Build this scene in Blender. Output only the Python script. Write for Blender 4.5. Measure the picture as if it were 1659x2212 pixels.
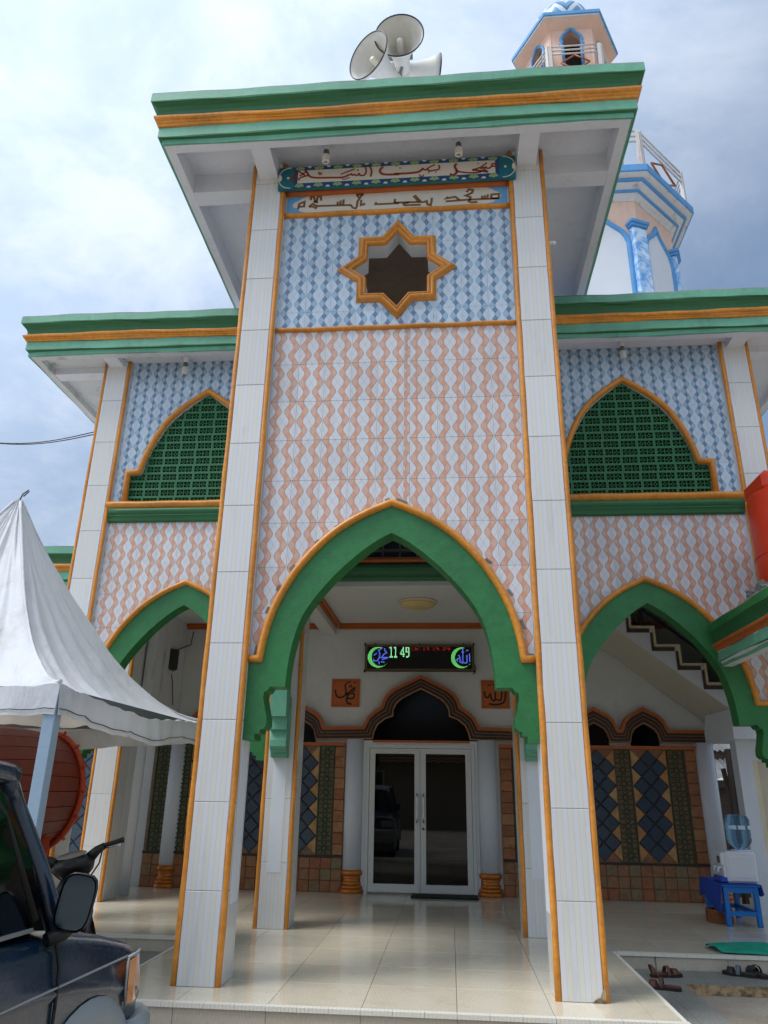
import bpy, bmesh, math, random
from mathutils import Vector, Matrix, geometry
random.seed(7)
S = bpy.context.scene
for o in list(bpy.data.objects): bpy.data.objects.remove(o)
COL = S.collection
PI = math.pi

# ------------------------------------------------------------------ camera
CXP, CYP, FPX, CAMH = 829.5, 1106.0, 1585.034, 1.29
RM = Matrix(((0.99636251, 0.01497039, 0.0838906), (0.08375048, -0.35380903, -0.93156054), (0.01573543, 0.93519787, -0.35377583)))
cam = bpy.data.cameras.new('camera'); camo = bpy.data.objects.new('camera', cam); COL.objects.link(camo)
cam.sensor_fit = 'HORIZONTAL'; cam.sensor_width = 36.0; cam.lens = FPX/1659.0*36.0
cam.clip_start = 0.05; cam.clip_end = 2000
camo.matrix_world = Matrix.Translation((0, 0, CAMH)) @ RM.to_4x4()
S.camera = camo
S.render.resolution_x = 768; S.render.resolution_y = 1024

def px(x, y, **k):
    """point on a known plane (X=, Y= or Z=) seen at photograph position x,y (1659 px wide)"""
    d = RM @ Vector((x-CXP, -(y-CYP), -FPX))
    a = list(k)[0]; i = 'XYZ'.index(a); o = Vector((0, 0, CAMH))
    return o + d*((k[a]-o[i])/d[i])

# ------------------------------------------------------------------ world and sun
SUN_EL, SUN_AZ = 58.0, -116.0     # azimuth measured from +Y towards +X
W = bpy.data.worlds.new('World'); S.world = W; W.use_nodes = True

class E:
    nt = None
    def __init__(s, sock): s.s = sock
    @staticmethod
    def m(op, *a, clamp=False):
        n = E.nt.nodes.new('ShaderNodeMath'); n.operation = op; n.use_clamp = clamp
        for i, v in enumerate(a):
            if isinstance(v, E): E.nt.links.new(v.s, n.inputs[i])
            else: n.inputs[i].default_value = float(v)
        return E(n.outputs[0])
    def __add__(s, o): return E.m('ADD', s, o)
    def __radd__(s, o): return E.m('ADD', o, s)
    def __sub__(s, o): return E.m('SUBTRACT', s, o)
    def __rsub__(s, o): return E.m('SUBTRACT', o, s)
    def __mul__(s, o): return E.m('MULTIPLY', s, o)
    def __rmul__(s, o): return E.m('MULTIPLY', o, s)
    def __truediv__(s, o): return E.m('DIVIDE', s, o)
    def __lt__(s, o): return E.m('LESS_THAN', s, o)
    def __gt__(s, o): return E.m('GREATER_THAN', s, o)
def fabs(a): return E.m('ABSOLUTE', a)
def fcos(a): return E.m('COSINE', a)
def fmin(a, b): return E.m('MINIMUM', a, b)
def fmax(a, b): return E.m('MAXIMUM', a, b)
def frac(a): return E.m('FRACT', a)
def floor_(a): return E.m('FLOOR', a)
def fpow(a, b): return E.m('POWER', a, b)
def ramp01(v, a, b):
    n = E.nt.nodes.new('ShaderNodeMapRange'); n.inputs[1].default_value = a; n.inputs[2].default_value = b
    n.interpolation_type = 'SMOOTHSTEP'; E.nt.links.new(v.s, n.inputs[0]); return E(n.outputs[0])
def s2l(c):
    return tuple(((v/255.0)/12.92 if v/255.0 <= 0.04045 else ((v/255.0+0.055)/1.055)**2.4) for v in c)
def mix(f, a, b, mode='MIX'):
    n = E.nt.nodes.new('ShaderNodeMix'); n.data_type = 'RGBA'; n.blend_type = mode
    if isinstance(f, E): E.nt.links.new(f.s, n.inputs[0])
    else: n.inputs[0].default_value = f
    for i, v in ((6, a), (7, b)):
        if isinstance(v, E): E.nt.links.new(v.s, n.inputs[i])
        else: n.inputs[i].default_value = (*v, 1)
    return E(n.outputs[2])
def noise(vec, scale, detail=3, rough=0.5, dist=0.0):
    n = E.nt.nodes.new('ShaderNodeTexNoise'); n.inputs['Scale'].default_value = scale
    n.inputs['Detail'].default_value = detail; n.inputs['Roughness'].default_value = rough; n.inputs['Distortion'].default_value = dist
    if vec is not None: E.nt.links.new(vec.s, n.inputs['Vector'])
    return E(n.outputs['Fac'])
def voro(vec, scale, out='Distance', feature='F1'):
    n = E.nt.nodes.new('ShaderNodeTexVoronoi'); n.inputs['Scale'].default_value = scale; n.feature = feature
    if vec is not None: E.nt.links.new(vec.s, n.inputs['Vector'])
    return E(n.outputs[out])
def coords(kind='Object'):
    n = E.nt.nodes.new('ShaderNodeTexCoord'); return E(n.outputs[kind])
def sep(v):
    n = E.nt.nodes.new('ShaderNodeSeparateXYZ'); E.nt.links.new(v.s, n.inputs[0]); return [E(o) for o in n.outputs]
def comb(x, y, z):
    n = E.nt.nodes.new('ShaderNodeCombineXYZ')
    for i, v in enumerate((x, y, z)):
        if isinstance(v, E): E.nt.links.new(v.s, n.inputs[i])
        else: n.inputs[i].default_value = v
    return E(n.outputs[0])
def objrand():
    n = E.nt.nodes.new('ShaderNodeObjectInfo'); return E(n.outputs['Random'])

# overcast daylight: physical sky seen through a broken cloud sheet, brightest round the veiled sun
E.nt = W.node_tree; E.nt.nodes.clear()
sky = E.nt.nodes.new('ShaderNodeTexSky'); sky.sky_type = 'NISHITA'; sky.sun_disc = False
sky.sun_elevation = math.radians(SUN_EL); sky.sun_rotation = math.radians(SUN_AZ)
skyc = mix(1.0, E(sky.outputs[0]), (0.085, 0.085, 0.085), 'MULTIPLY')
gd = coords('Generated'); gx, gy, gz = sep(gd)
up = fmax(gz, 0.0) + 0.22
pv = comb(gx/up, gy/up, 0.0)
n1 = noise(pv, 1.5, 8, 0.6, 0.5); n2 = noise(pv, 4.2, 8, 0.62, 0.4); n3 = noise(pv, 0.5, 3, 0.5)
sd = (math.sin(math.radians(SUN_AZ))*math.cos(math.radians(SUN_EL)), math.cos(math.radians(SUN_AZ))*math.cos(math.radians(SUN_EL)), math.sin(math.radians(SUN_EL)))
dot = gx*sd[0] + gy*sd[1] + gz*sd[2]
glow = ramp01(dot, -0.12, 1.0)
thick = ramp01(n1*0.65 + n2*0.35, 0.40, 0.60)
cloud = mix(glow, (0.10, 0.148, 0.222), (0.47, 0.58, 0.75))
cloud = mix(thick*0.8, cloud, mix(glow, (0.155, 0.205, 0.285), (0.78, 0.82, 0.90)))
cover = ramp01(n3*0.55 + n1*0.25 + glow*0.36, 0.36, 0.56)
skycol = mix(cover*0.75 + 0.22, skyc, cloud)
bg = E.nt.nodes.new('ShaderNodeBackground'); E.nt.links.new(skycol.s, bg.inputs[0]); bg.inputs[1].default_value = 1.0
wo = E.nt.nodes.new('ShaderNodeOutputWorld'); E.nt.links.new(bg.outputs[0], wo.inputs[0])
sl = bpy.data.lights.new('sun', 'SUN'); sl.energy = 1.5; sl.angle = math.radians(25); sl.color = (1.0, 0.97, 0.93)
so = bpy.data.objects.new('sun', sl); COL.objects.link(so)
so.rotation_euler = Vector(sd).to_track_quat('Z', 'Y').to_euler(); so.location = (-20, 10, 40)
S.view_settings.view_transform = 'Standard'; S.view_settings.look = 'None'; S.view_settings.gamma = 1.0
S.view_settings.exposure = 0.9; S.view_settings.use_curve_mapping = False
S.render.engine = 'CYCLES'

# ------------------------------------------------------------------ materials
MATS = {}
def newmat(name):
    m = bpy.data.materials.new(name); m.use_nodes = True; E.nt = m.node_tree; E.nt.nodes.clear()
    b = E.nt.nodes.new('ShaderNodeBsdfPrincipled'); o = E.nt.nodes.new('ShaderNodeOutputMaterial')
    E.nt.links.new(b.outputs[0], o.inputs[0]); MATS[name] = m
    return m, b
def setin(b, name, v):
    if isinstance(v, E): E.nt.links.new(v.s, b.inputs[name])
    elif isinstance(v, tuple) and len(v) == 3: b.inputs[name].default_value = (*v, 1)
    else: b.inputs[name].default_value = v
def bump(b, h, strength=0.3, dist=0.01):
    n = E.nt.nodes.new('ShaderNodeBump'); n.inputs['Strength'].default_value = strength; n.inputs['Distance'].default_value = dist
    E.nt.links.new(h.s, n.inputs['Height']); E.nt.links.new(n.outputs[0], b.inputs['Normal'])

def paint(name, rgb, rough=0.45, var=0.14, bscale=22, bstr=0.35, dirt=0.0, dirtcol=(70, 66, 58), metal=0.0, dscale=2.2, chips=0.0, chipcol=(196, 192, 180)):
    m, b = newmat(name); c = coords('Object')
    base = s2l(rgb)
    big = noise(c, 1.7, 4, 0.6); fine = noise(c, bscale, 4, 0.6)
    f = ramp01(big*0.6 + fine*0.4, 0.3, 0.7)
    col = mix(f, tuple(v*(1-var) for v in base), tuple(min(1, v*(1+var)) for v in base))
    if dirt > 0:
        x, y, z = sep(c)
        st = noise(comb(x*3.0, y*3.0, z*0.7), dscale, 5, 0.65)
        col = mix(ramp01(st, 0.52, 0.78)*dirt, col, s2l(dirtcol))
    if chips > 0:
        br_ = noise(c, 6, 8, 0.75, 0.8); col = mix(ramp01(br_, 0.56, 0.74)*chips*0.8, col, tuple(min(1, v*1.7+.02) for v in base))
        ck = noise(c, 26, 5, 0.7); col = mix(ramp01(ck, 0.70, 0.73)*chips, col, s2l(chipcol))
    setin(b, 'Base Color', col); setin(b, 'Roughness', fine*0.16 + (rough-0.08)); setin(b, 'Metallic', metal)
    bump(b, fine*0.6 + big*0.4, bstr, 0.008)
    return m
paint('orange', (206, 134, 44), 0.42, 0.26, 26, 0.8, 0.35, (170, 84, 26), dscale=5.0, chips=0.4, chipcol=(226, 196, 150))
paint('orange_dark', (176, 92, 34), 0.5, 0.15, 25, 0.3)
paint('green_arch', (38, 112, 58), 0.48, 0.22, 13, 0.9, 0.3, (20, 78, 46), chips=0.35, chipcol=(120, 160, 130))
paint('green_skylit', (98, 162, 134), 0.55, 0.16, 12, 0.6, 0.45, (80, 124, 104), chips=0.4, chipcol=(150, 170, 158))  # same green as the arches; sky light on the bands put into the colour
paint('green_deep', (40, 104, 62), 0.5, 0.12, 18, 0.4, 0.12, (22, 58, 36))
paint('green_grille', (44, 110, 68), 0.6, 0.16, 20, 0.3, 0.3, (28, 66, 44))
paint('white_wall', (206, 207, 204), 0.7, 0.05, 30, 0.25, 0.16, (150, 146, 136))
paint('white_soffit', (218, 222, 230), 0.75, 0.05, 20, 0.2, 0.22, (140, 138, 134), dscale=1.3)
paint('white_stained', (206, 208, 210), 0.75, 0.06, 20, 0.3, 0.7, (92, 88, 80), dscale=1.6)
paint('white_plaster', (214, 218, 224), 0.6, 0.04, 26, 0.2, 0.1, (150, 150, 150))
paint('grille_dark', (36, 76, 52), 0.6, 0.2, 20, 0.3)
paint('concrete', (120, 118, 112), 0.9, 0.25, 24, 0.8, 0.6, (56, 56, 54))
paint('mortar', (150, 150, 148), 0.9, 0.1, 30, 0.3)
paint('dark_room', (40, 38, 36), 0.9, 0.1)
paint('raw_ceiling', (168, 142, 124), 0.9, 0.12, 14, 0.3, 0.3, (70, 60, 54))
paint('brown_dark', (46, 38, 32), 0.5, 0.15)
paint('brown_tile', (84, 66, 60), 0.3, 0.12, 40, 0.1)
paint('cream', (214, 202, 168), 0.35, 0.08)
paint('stair_soffit', (196, 190, 172), 0.7, 0.05, 20, 0.2, 0.1)
paint('peach', (226, 192, 172), 0.6, 0.06, 12, 0.2, 0.35, (196, 150, 128))
paint('blue_trim', (84, 150, 205), 0.5, 0.1, 14, 0.2, 0.4, (60, 112, 165))
paint('gold', (176, 104, 36), 0.3, 0.2, 20, 0.5, metal=0.5)
paint('steel_pole', (150, 172, 190), 0.45, 0.08, 30, 0.15, metal=0.35)
paint('iron_dark', (26, 26, 28), 0.5, 0.1)
paint('grey_metal', (104, 108, 110), 0.45, 0.12, 30, 0.15, 0.35, (70, 62, 54), metal=0.4)
paint('rail_grey', (206, 202, 196), 0.5, 0.08, 30, 0.2, 0.6, (150, 84, 50))
paint('rail_rust', (160, 92, 50), 0.55, 0.15, 30, 0.2)
paint('horn', (214, 212, 202), 0.45, 0.05, 20, 0.15, 0.3, (160, 156, 144))
paint('rubber', (22, 22, 23), 0.65, 0.1, 40, 0.2)
paint('black_plastic', (20, 20, 22), 0.4, 0.1, 30, 0.1)
paint('led_case', (16, 16, 17), 0.35, 0.1)
paint('led_frame', (104, 84, 58), 0.4, 0.1)
paint('tank_red', (216, 58, 24), 0.38, 0.08, 12, 0.1, 0.12, (226, 120, 100))
paint('stool_blue', (22, 112, 190), 0.45, 0.1, 30, 0.2)
paint('cloth_blue', (24, 66, 160), 0.75, 0.16, 60, 0.5)
paint('cloth_green', (12, 150, 122), 0.75, 0.3, 5, 0.4)
paint('leather_brown', (92, 54, 40), 0.55, 0.2, 60, 0.3)
paint('leather_black', (36, 37, 40), 0.6, 0.2, 60, 0.3)
paint('strap_grey', (96, 104, 114), 0.6, 0.1, 60, 0.2)
paint('sole', (30, 24, 22), 0.8, 0.15, 60, 0.3)
paint('mat_green', (18, 36, 32), 0.95, 0.2, 90, 0.8)
paint('drum_wood', (124, 52, 34), 0.45, 0.2, 9, 0.2)
paint('drum_rim', (186, 66, 28), 0.4, 0.12)
paint('drum_stand', (170, 58, 26), 0.45, 0.1)
paint('hide', (190, 168, 130), 0.7, 0.15)
paint('white_plastic', (216, 219, 224), 0.35, 0.03, 20, 0.05)
paint('blue_plastic', (24, 72, 170), 0.35, 0.05)
paint('timber', (78, 66, 56), 0.85, 0.25, 14, 0.5)
paint('sheet_roof', (196, 194, 188), 0.6, 0.12, 10, 0.2, 0.4, (120, 112, 100))
paint('roof_tile', (120, 78, 58), 0.85, 0.25, 12, 0.5)
paint('house_wall', (150, 138, 116), 0.8, 0.08)
paint('door_leaf', (196, 186, 164), 0.6, 0.06, 20, 0.2, 0.3, (150, 132, 108))
paint('alu', (206, 208, 204), 0.4, 0.03, 20, 0.05)
paint('lamp_glass', (214, 190, 130), 0.3, 0.05)
paint('bulb', (226, 224, 214), 0.25, 0.04)
paint('sign_white', (214, 208, 196), 0.5, 0.04)
paint('ink_red', (140, 56, 30), 0.5, 0.12)
paint('ink_brown', (124, 88, 46), 0.5, 0.12)
paint('ink_black', (30, 22, 18), 0.5, 0.1)
paint('teal', (20, 108, 122), 0.45, 0.15, 10)
paint('sign_blue', (22, 72, 118), 0.45, 0.15, 12)
paint('petal', (148, 172, 116), 0.5, 0.1)
paint('sky_paint', (104, 166, 214), 0.5, 0.1, 10)
paint('plaque', (188, 98, 40), 0.5, 0.12, 20, 0.3)
paint('basket', (128, 74, 38), 0.7, 0.25, 40, 0.5)
paint('glass_edge', (120, 140, 156), 0.35, 0.1)
paint('weed', (70, 96, 40), 0.8, 0.2)

def simple(name, rgb, rough=0.4, metal=0.0, emit=0.0, **kw):
    m, b = newmat(name); setin(b, 'Base Color', s2l(rgb)); setin(b, 'Roughness', rough); setin(b, 'Metallic', metal)
    if emit: setin(b, 'Emission Color', s2l(rgb)); setin(b, 'Emission Strength', emit)
    for k, v in kw.items(): setin(b, k.replace('_', ' '), v)
    return m
simple('chrome', (200, 200, 205), 0.12, 1.0)
simple('door_glass', (5, 6, 8), 0.015, 0.0, IOR=1.5)
simple('lunette_glass', (5, 5, 7), 0.12, 0.0, IOR=1.22)
simple('car_glass', (7, 8, 10), 0.04, 0.0, IOR=1.6)
simple('mirror_glass', (70, 84, 96), 0.06, 1.0)
simple('amber', (206, 120, 30), 0.2, 0.0, Coat_Weight=0.6)
simple('lamp_clear', (190, 196, 198), 0.15, 0.3)
simple('bottle', (150, 195, 225), 0.06, 0.0, Transmission_Weight=0.85, IOR=1.2)
simple('bottle_label', (196, 214, 232), 0.5)
simple('dial', (120, 120, 112), 0.25)
simple('tail_red', (190, 50, 36), 0.3)

def carpaint():
    m, b = newmat('car_paint'); c = coords('Object'); x, y, z = sep(c)
    col = mix(ramp01(z + noise(c, 6, 3)*0.05, 0.30, 0.68), s2l((96, 108, 106)), s2l((22, 46, 68)))
    setin(b, 'Base Color', col); setin(b, 'Roughness', ramp01(noise(c, 14, 5, 0.7), 0.3, 0.8)*0.2 + 0.2); setin(b, 'Metallic', 0.25)
    setin(b, 'Coat Weight', 0.6); setin(b, 'Coat Roughness', 0.1)
carpaint()
simple('flare', (150, 157, 158), 0.4, 0.15)

def wavetile(name, base, band, sq, line, ghost):
    m, b = newmat(name); c = coords('Object'); ux, uy, uz = sep(c)
    x = ux/0.245; y = uz/0.39
    mm = fmin(x, 1.0 - x)
    cw = fcos(y*(4*PI))
    tw_ = fabs(frac(y*2.0) - 0.5)*4.0 - 1.0
    ww = cw*0.82 + tw_*0.18
    cc = 0.241 - ww*0.099; c2 = 0.262 + cw*0.12
    d = fabs(mm - cc); d2 = fabs(mm - c2)
    hw = 0.108
    inb = d < hw
    # squares on the crossings
    q = fabs(frac(y*4.0) - 0.5)
    dia = (fabs(mm - 0.241)/0.115 + fabs(q)/0.42) < 1.0
    sp = noise(c, 190, 2, 0.6)
    bcol = mix(ramp01(sp, 0.3, 0.75)*0.5, band, tuple(v*0.84 for v in band))
    scol = mix(ramp01(voro(c, 160), 0.2, 0.6)*0.8, sq, tuple(min(1, v*1.5) for v in sq))
    bcol = mix(dia, bcol, scol)
    edge = fabs(d - hw) < 0.009
    g = fabs(d2 - 0.098) < 0.010
    col = mix(g, base, ghost)
    col = mix(inb, col, bcol)
    col = mix(edge, col, line)
    r = objrand()
    col = mix(1.0, col, mix(r, (0.93, 0.93, 0.93), (1.05, 1.05, 1.05)), 'MULTIPLY')
    gp_ = E.nt.nodes.new('ShaderNodeNewGeometry'); px_, py_, pz_ = sep(E(gp_.outputs['Position']))
    gr_ = noise(comb(px_*5.0, py_*5.0, pz_*0.8), 1.6, 6, 0.68, 0.4); sp2 = noise(comb(px_, py_, pz_), 38, 3, 0.6)
    col = mix(ramp01(gr_, 0.52, 0.78)*0.20 + ramp01(sp2, 0.68, 0.78)*0.18, col, s2l((128, 118, 104)))
    setin(b, 'Base Color', col); setin(b, 'Roughness', gr_*0.12 + 0.17); setin(b, 'IOR', 1.45)
    bump(b, inb*0.6 + dia*0.3 + g*0.3, 0.35, 0.003)
wavetile('tile_red', s2l((206, 208, 212)), s2l((206, 172, 154)), s2l((184, 136, 112)), s2l((158, 118, 104)), s2l((180, 184, 190)))
wavetile('tile_blue', s2l((188, 204, 218)), s2l((150, 180, 204)), s2l((90, 112, 136)), s2l((120, 146, 172)), s2l((164, 182, 200)))

def pillartile():
    m, b = newmat('tile_white'); c = coords('Object'); x, y, z = sep(c)
    t = x/0.27*7.0
    odd = frac(floor_(t)*0.5) > 0.25
    ln = fmin(frac(t), 1.0 - frac(t)) < 0.025
    col = mix(odd, s2l((211, 212, 214)), s2l((212, 211, 203)))
    col = mix(ln, col, s2l((184, 187, 190)))
    r = objrand(); col = mix(1.0, col, mix(r, (0.95, 0.95, 0.95), (1.03, 1.03, 1.03)), 'MULTIPLY')
    gp_ = E.nt.nodes.new('ShaderNodeNewGeometry'); px_, py_, pz_ = sep(E(gp_.outputs['Position']))
    gr_ = noise(comb(px_*5.0, py_*5.0, pz_*0.8), 1.6, 6, 0.68, 0.4); sp2 = noise(comb(px_, py_, pz_), 38, 3, 0.6)
    col = mix(ramp01(gr_, 0.52, 0.78)*0.20 + ramp01(sp2, 0.68, 0.78)*0.18, col, s2l((128, 118, 104)))
    setin(b, 'Base Color', col); setin(b, 'Roughness', noise(c, 9, 3)*0.15 + 0.16); bump(b, ln*-1.0, 0.4, 0.002)
pillartile()
def floormat(name, c1, c2, rough, sx, sy, grain=True):
    m, b = newmat(name); c = coords('Object'); x, y, z = sep(c)
    st = noise(comb(x*sx, y*sy, z*4.0), 6, 5, 0.6); big = noise(c, 2.2, 3)
    col = mix(ramp01(st, 0.3, 0.72), s2l(c1), s2l(c2))
    col = mix(ramp01(big, 0.45, 0.75)*0.22, col, tuple(v*0.7 for v in s2l(c1)))
    r = objrand(); col = mix(1.0, col, mix(r, (0.94, 0.94, 0.94), (1.03, 1.03, 1.03)), 'MULTIPLY')
    geo = E.nt.nodes.new('ShaderNodeNewGeometry'); wp = E(geo.outputs['Position'])
    du = noise(wp, 3.1, 6, 0.7, 0.6); sp_ = noise(wp, 70, 2, 0.5)
    col = mix(ramp01(du, 0.48, 0.72)*0.16 + ramp01(sp_, 0.70, 0.76)*0.25, col, s2l((120, 108, 92)))
    setin(b, 'Base Color', col); setin(b, 'Roughness', big*0.08 + rough + ramp01(du, 0.4, 0.75)*0.10)
    bump(b, st, 0.04, 0.002)
floormat('floor_tile', (206, 196, 174), (220, 212, 192), 0.03, 26, 3)
floormat('riser_tile', (176, 166, 148), (196, 188, 172), 0.25, 26, 3)
floormat('grey_tile', (112, 114, 110), (138, 138, 132), 0.5, 8, 8)
paint('nosing', (220, 216, 204), 0.4, 0.05, 40, 0.3)

def stone(name, cols):
    m, b = newmat(name); c = coords('Object'); r = objrand()
    w = comb(r*37.0, r*11.0, r*23.0)
    n = E.nt.nodes.new('ShaderNodeVectorMath'); n.operation = 'ADD'; E.nt.links.new(c.s, n.inputs[0]); E.nt.links.new(w.s, n.inputs[1])
    cc = E(n.outputs[0]); a = noise(cc, 9, 5, 0.6, 1.2); f = noise(cc, 50, 3)
    rr = frac(r*7.31)
    col = mix(ramp01(rr, 0.0, 0.5), s2l(cols[0]), s2l(cols[1])); col = mix(ramp01(rr, 0.5, 1.0), col, s2l(cols[2]))
    col = mix(ramp01(a, 0.4, 0.65)*0.6, col, s2l(cols[3]))
    setin(b, 'Base Color', col); setin(b, 'Roughness', 0.6); bump(b, a*0.7 + f*0.3, 0.5, 0.006)
stone('stone_mixed', ((150, 112, 76), (160, 96, 58), (132, 116, 84), (112, 78, 54)))
stone('stone_orange', ((168, 110, 68), (152, 94, 56), (176, 124, 80), (120, 76, 50)))
stone('stone_tan', ((196, 150, 96), (186, 130, 74), (200, 160, 110), (150, 106, 64)))

def glassblock():
    m, b = newmat('glass_block'); c = coords('Object'); x, y, z = sep(c)
    gx_ = fabs(frac((x + z)*38.0) - 0.5); gz_ = fabs(frac((x - z)*38.0) - 0.5)
    h = gx_ + gz_
    col = mix(ramp01(h, 0.3, 0.8), s2l((30, 42, 56)), s2l((76, 94, 112)))
    setin(b, 'Base Color', col); setin(b, 'Roughness', 0.2); setin(b, 'IOR', 1.45); bump(b, h, 0.6, 0.008)
glassblock()

def tarp():
    m, b = newmat('tarp'); c = coords('Object'); x, y, z = sep(c)
    fold = noise(comb(x*1.0, y*1.0, z*0.45), 3.0, 5, 0.62, 0.8); cr = noise(c, 16, 4, 0.6, 1.5)
    st = noise(comb(x*1.5, y*1.5, z*0.5), 2.2, 5, 0.7)
    col = mix(ramp01(st, 0.48, 0.74)*0.35, s2l((226, 230, 236)), s2l((168, 166, 158)))
    col = mix(ramp01(noise(c, 1.3, 4, 0.7), 0.68, 0.82)*0.4, col, s2l((170, 146, 112)))
    setin(b, 'Base Color', col); setin(b, 'Roughness', 0.55); bump(b, fold*0.9 + cr*0.1, 0.55, 0.05)
    t = E.nt.nodes.new('ShaderNodeBsdfTranslucent'); t.inputs[0].default_value = (*s2l((206, 200, 188)), 1)
    mx = E.nt.nodes.new('ShaderNodeMixShader'); mx.inputs[0].default_value = 0.3
    o = [n for n in E.nt.nodes if n.type == 'OUTPUT_MATERIAL'][0]
    E.nt.links.new(b.outputs[0], mx.inputs[1]); E.nt.links.new(t.outputs[0], mx.inputs[2]); E.nt.links.new(mx.outputs[0], o.inputs[0])
tarp()

def ledmat(name, rgb, st):
    m, b = newmat(name); c = coords('Object'); x, y, z = sep(c)
    dx = frac(x*62.0) - 0.5; dz = frac(z*62.0) - 0.5
    on = (dx*dx + dz*dz) < 0.13
    setin(b, 'Base Color', (0.01, 0.01, 0.012)); setin(b, 'Emission Color', s2l(rgb)); setin(b, 'Emission Strength', on*st)
ledmat('led_green', (120, 240, 130), 0.75); ledmat('led_white', (150, 240, 170), 1.0); ledmat('led_blue', (90, 120, 240), 0.95); ledmat('led_red', (230, 50, 40), 0.3)

def marble_blue():
    m, b = newmat('marble_blue'); c = coords('Object')
    a = noise(c, 2.6, 6, 0.65, 2.2)
    col = mix(ramp01(a, 0.35, 0.65), s2l((92, 160, 222)), s2l((206, 226, 242)))
    setin(b, 'Base Color', col); setin(b, 'Roughness', 0.45)
marble_blue()
def domemat():
    m, b = newmat('dome'); c = coords('Object'); x, y, z = sep(c)
    ang = E.m('ARCTAN2', y, x); zig = fabs(frac(ang*(8/(2*PI))) - 0.5)
    t = frac((z + zig*0.9)*2.1)
    col = mix(t > 0.5, s2l((206, 222, 232)), s2l((96, 152, 196))); col = mix(fabs(t-0.5) < 0.1, col, s2l((70, 110, 150)))
    setin(b, 'Base Color', col); setin(b, 'Roughness', 0.35)
domemat()
def groundmat():
    m, b = newmat('ground'); c = coords('Object')
    a = noise(c, 0.9, 6, 0.65); f = noise(c, 45, 4, 0.7); ms = noise(c, 2.6, 4, 0.6)
    col = mix(ramp01(a, 0.35, 0.7), s2l((152, 140, 124)), s2l((178, 170, 156)))
    col = mix(ramp01(ms, 0.63, 0.72)*0.7, col, s2l((74, 84, 48))); col = mix(ramp01(f, 0.4, 0.7)*0.35, col, s2l((92, 84, 74)))
    setin(b, 'Base Color', col); setin(b, 'Roughness', 0.9); bump(b, f*0.6+a*0.4, 0.6, 0.02)
groundmat()
def kerbmat():
    m, b = newmat('kerb'); c = coords('Object'); x, y, z = sep(c)
    a = noise(c, 7, 5, 0.7)
    col = mix(ramp01(a, 0.4, 0.65), s2l((176, 150, 116)), s2l((104, 84, 62))); col = mix(ramp01(noise(c, 12, 4), 0.5, 0.65)*0.7, col, s2l((54, 66, 38)))
    setin(b, 'Base Color', col); setin(b, 'Roughness', 0.9); bump(b, a, 0.7, 0.02)
kerbmat()

# ------------------------------------------------------------------ mesh helpers
def link(o, parent=None):
    COL.objects.link(o)
    if parent is not None: o.parent = parent
    return o
def tag(o, label=None, cat=None, group=None, kind=None):
    if label: o['label'] = label
    if cat: o['category'] = cat
    if group: o['group'] = group
    if kind: o['kind'] = kind
    return o
def thing(name, loc, label, cat, group=None):
    o = bpy.data.objects.new(name, None); o.empty_display_size = 0.1; o.location = loc; link(o); bpy.context.view_layer.update()
    return tag(o, label, cat, group)
def structure(name):
    pass
MAP = {'XZ': lambda u, v, d: (u, d, v), 'YZ': lambda u, v, d: (d, u, v), 'XY': lambda u, v, d: (u, v, d)}

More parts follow.
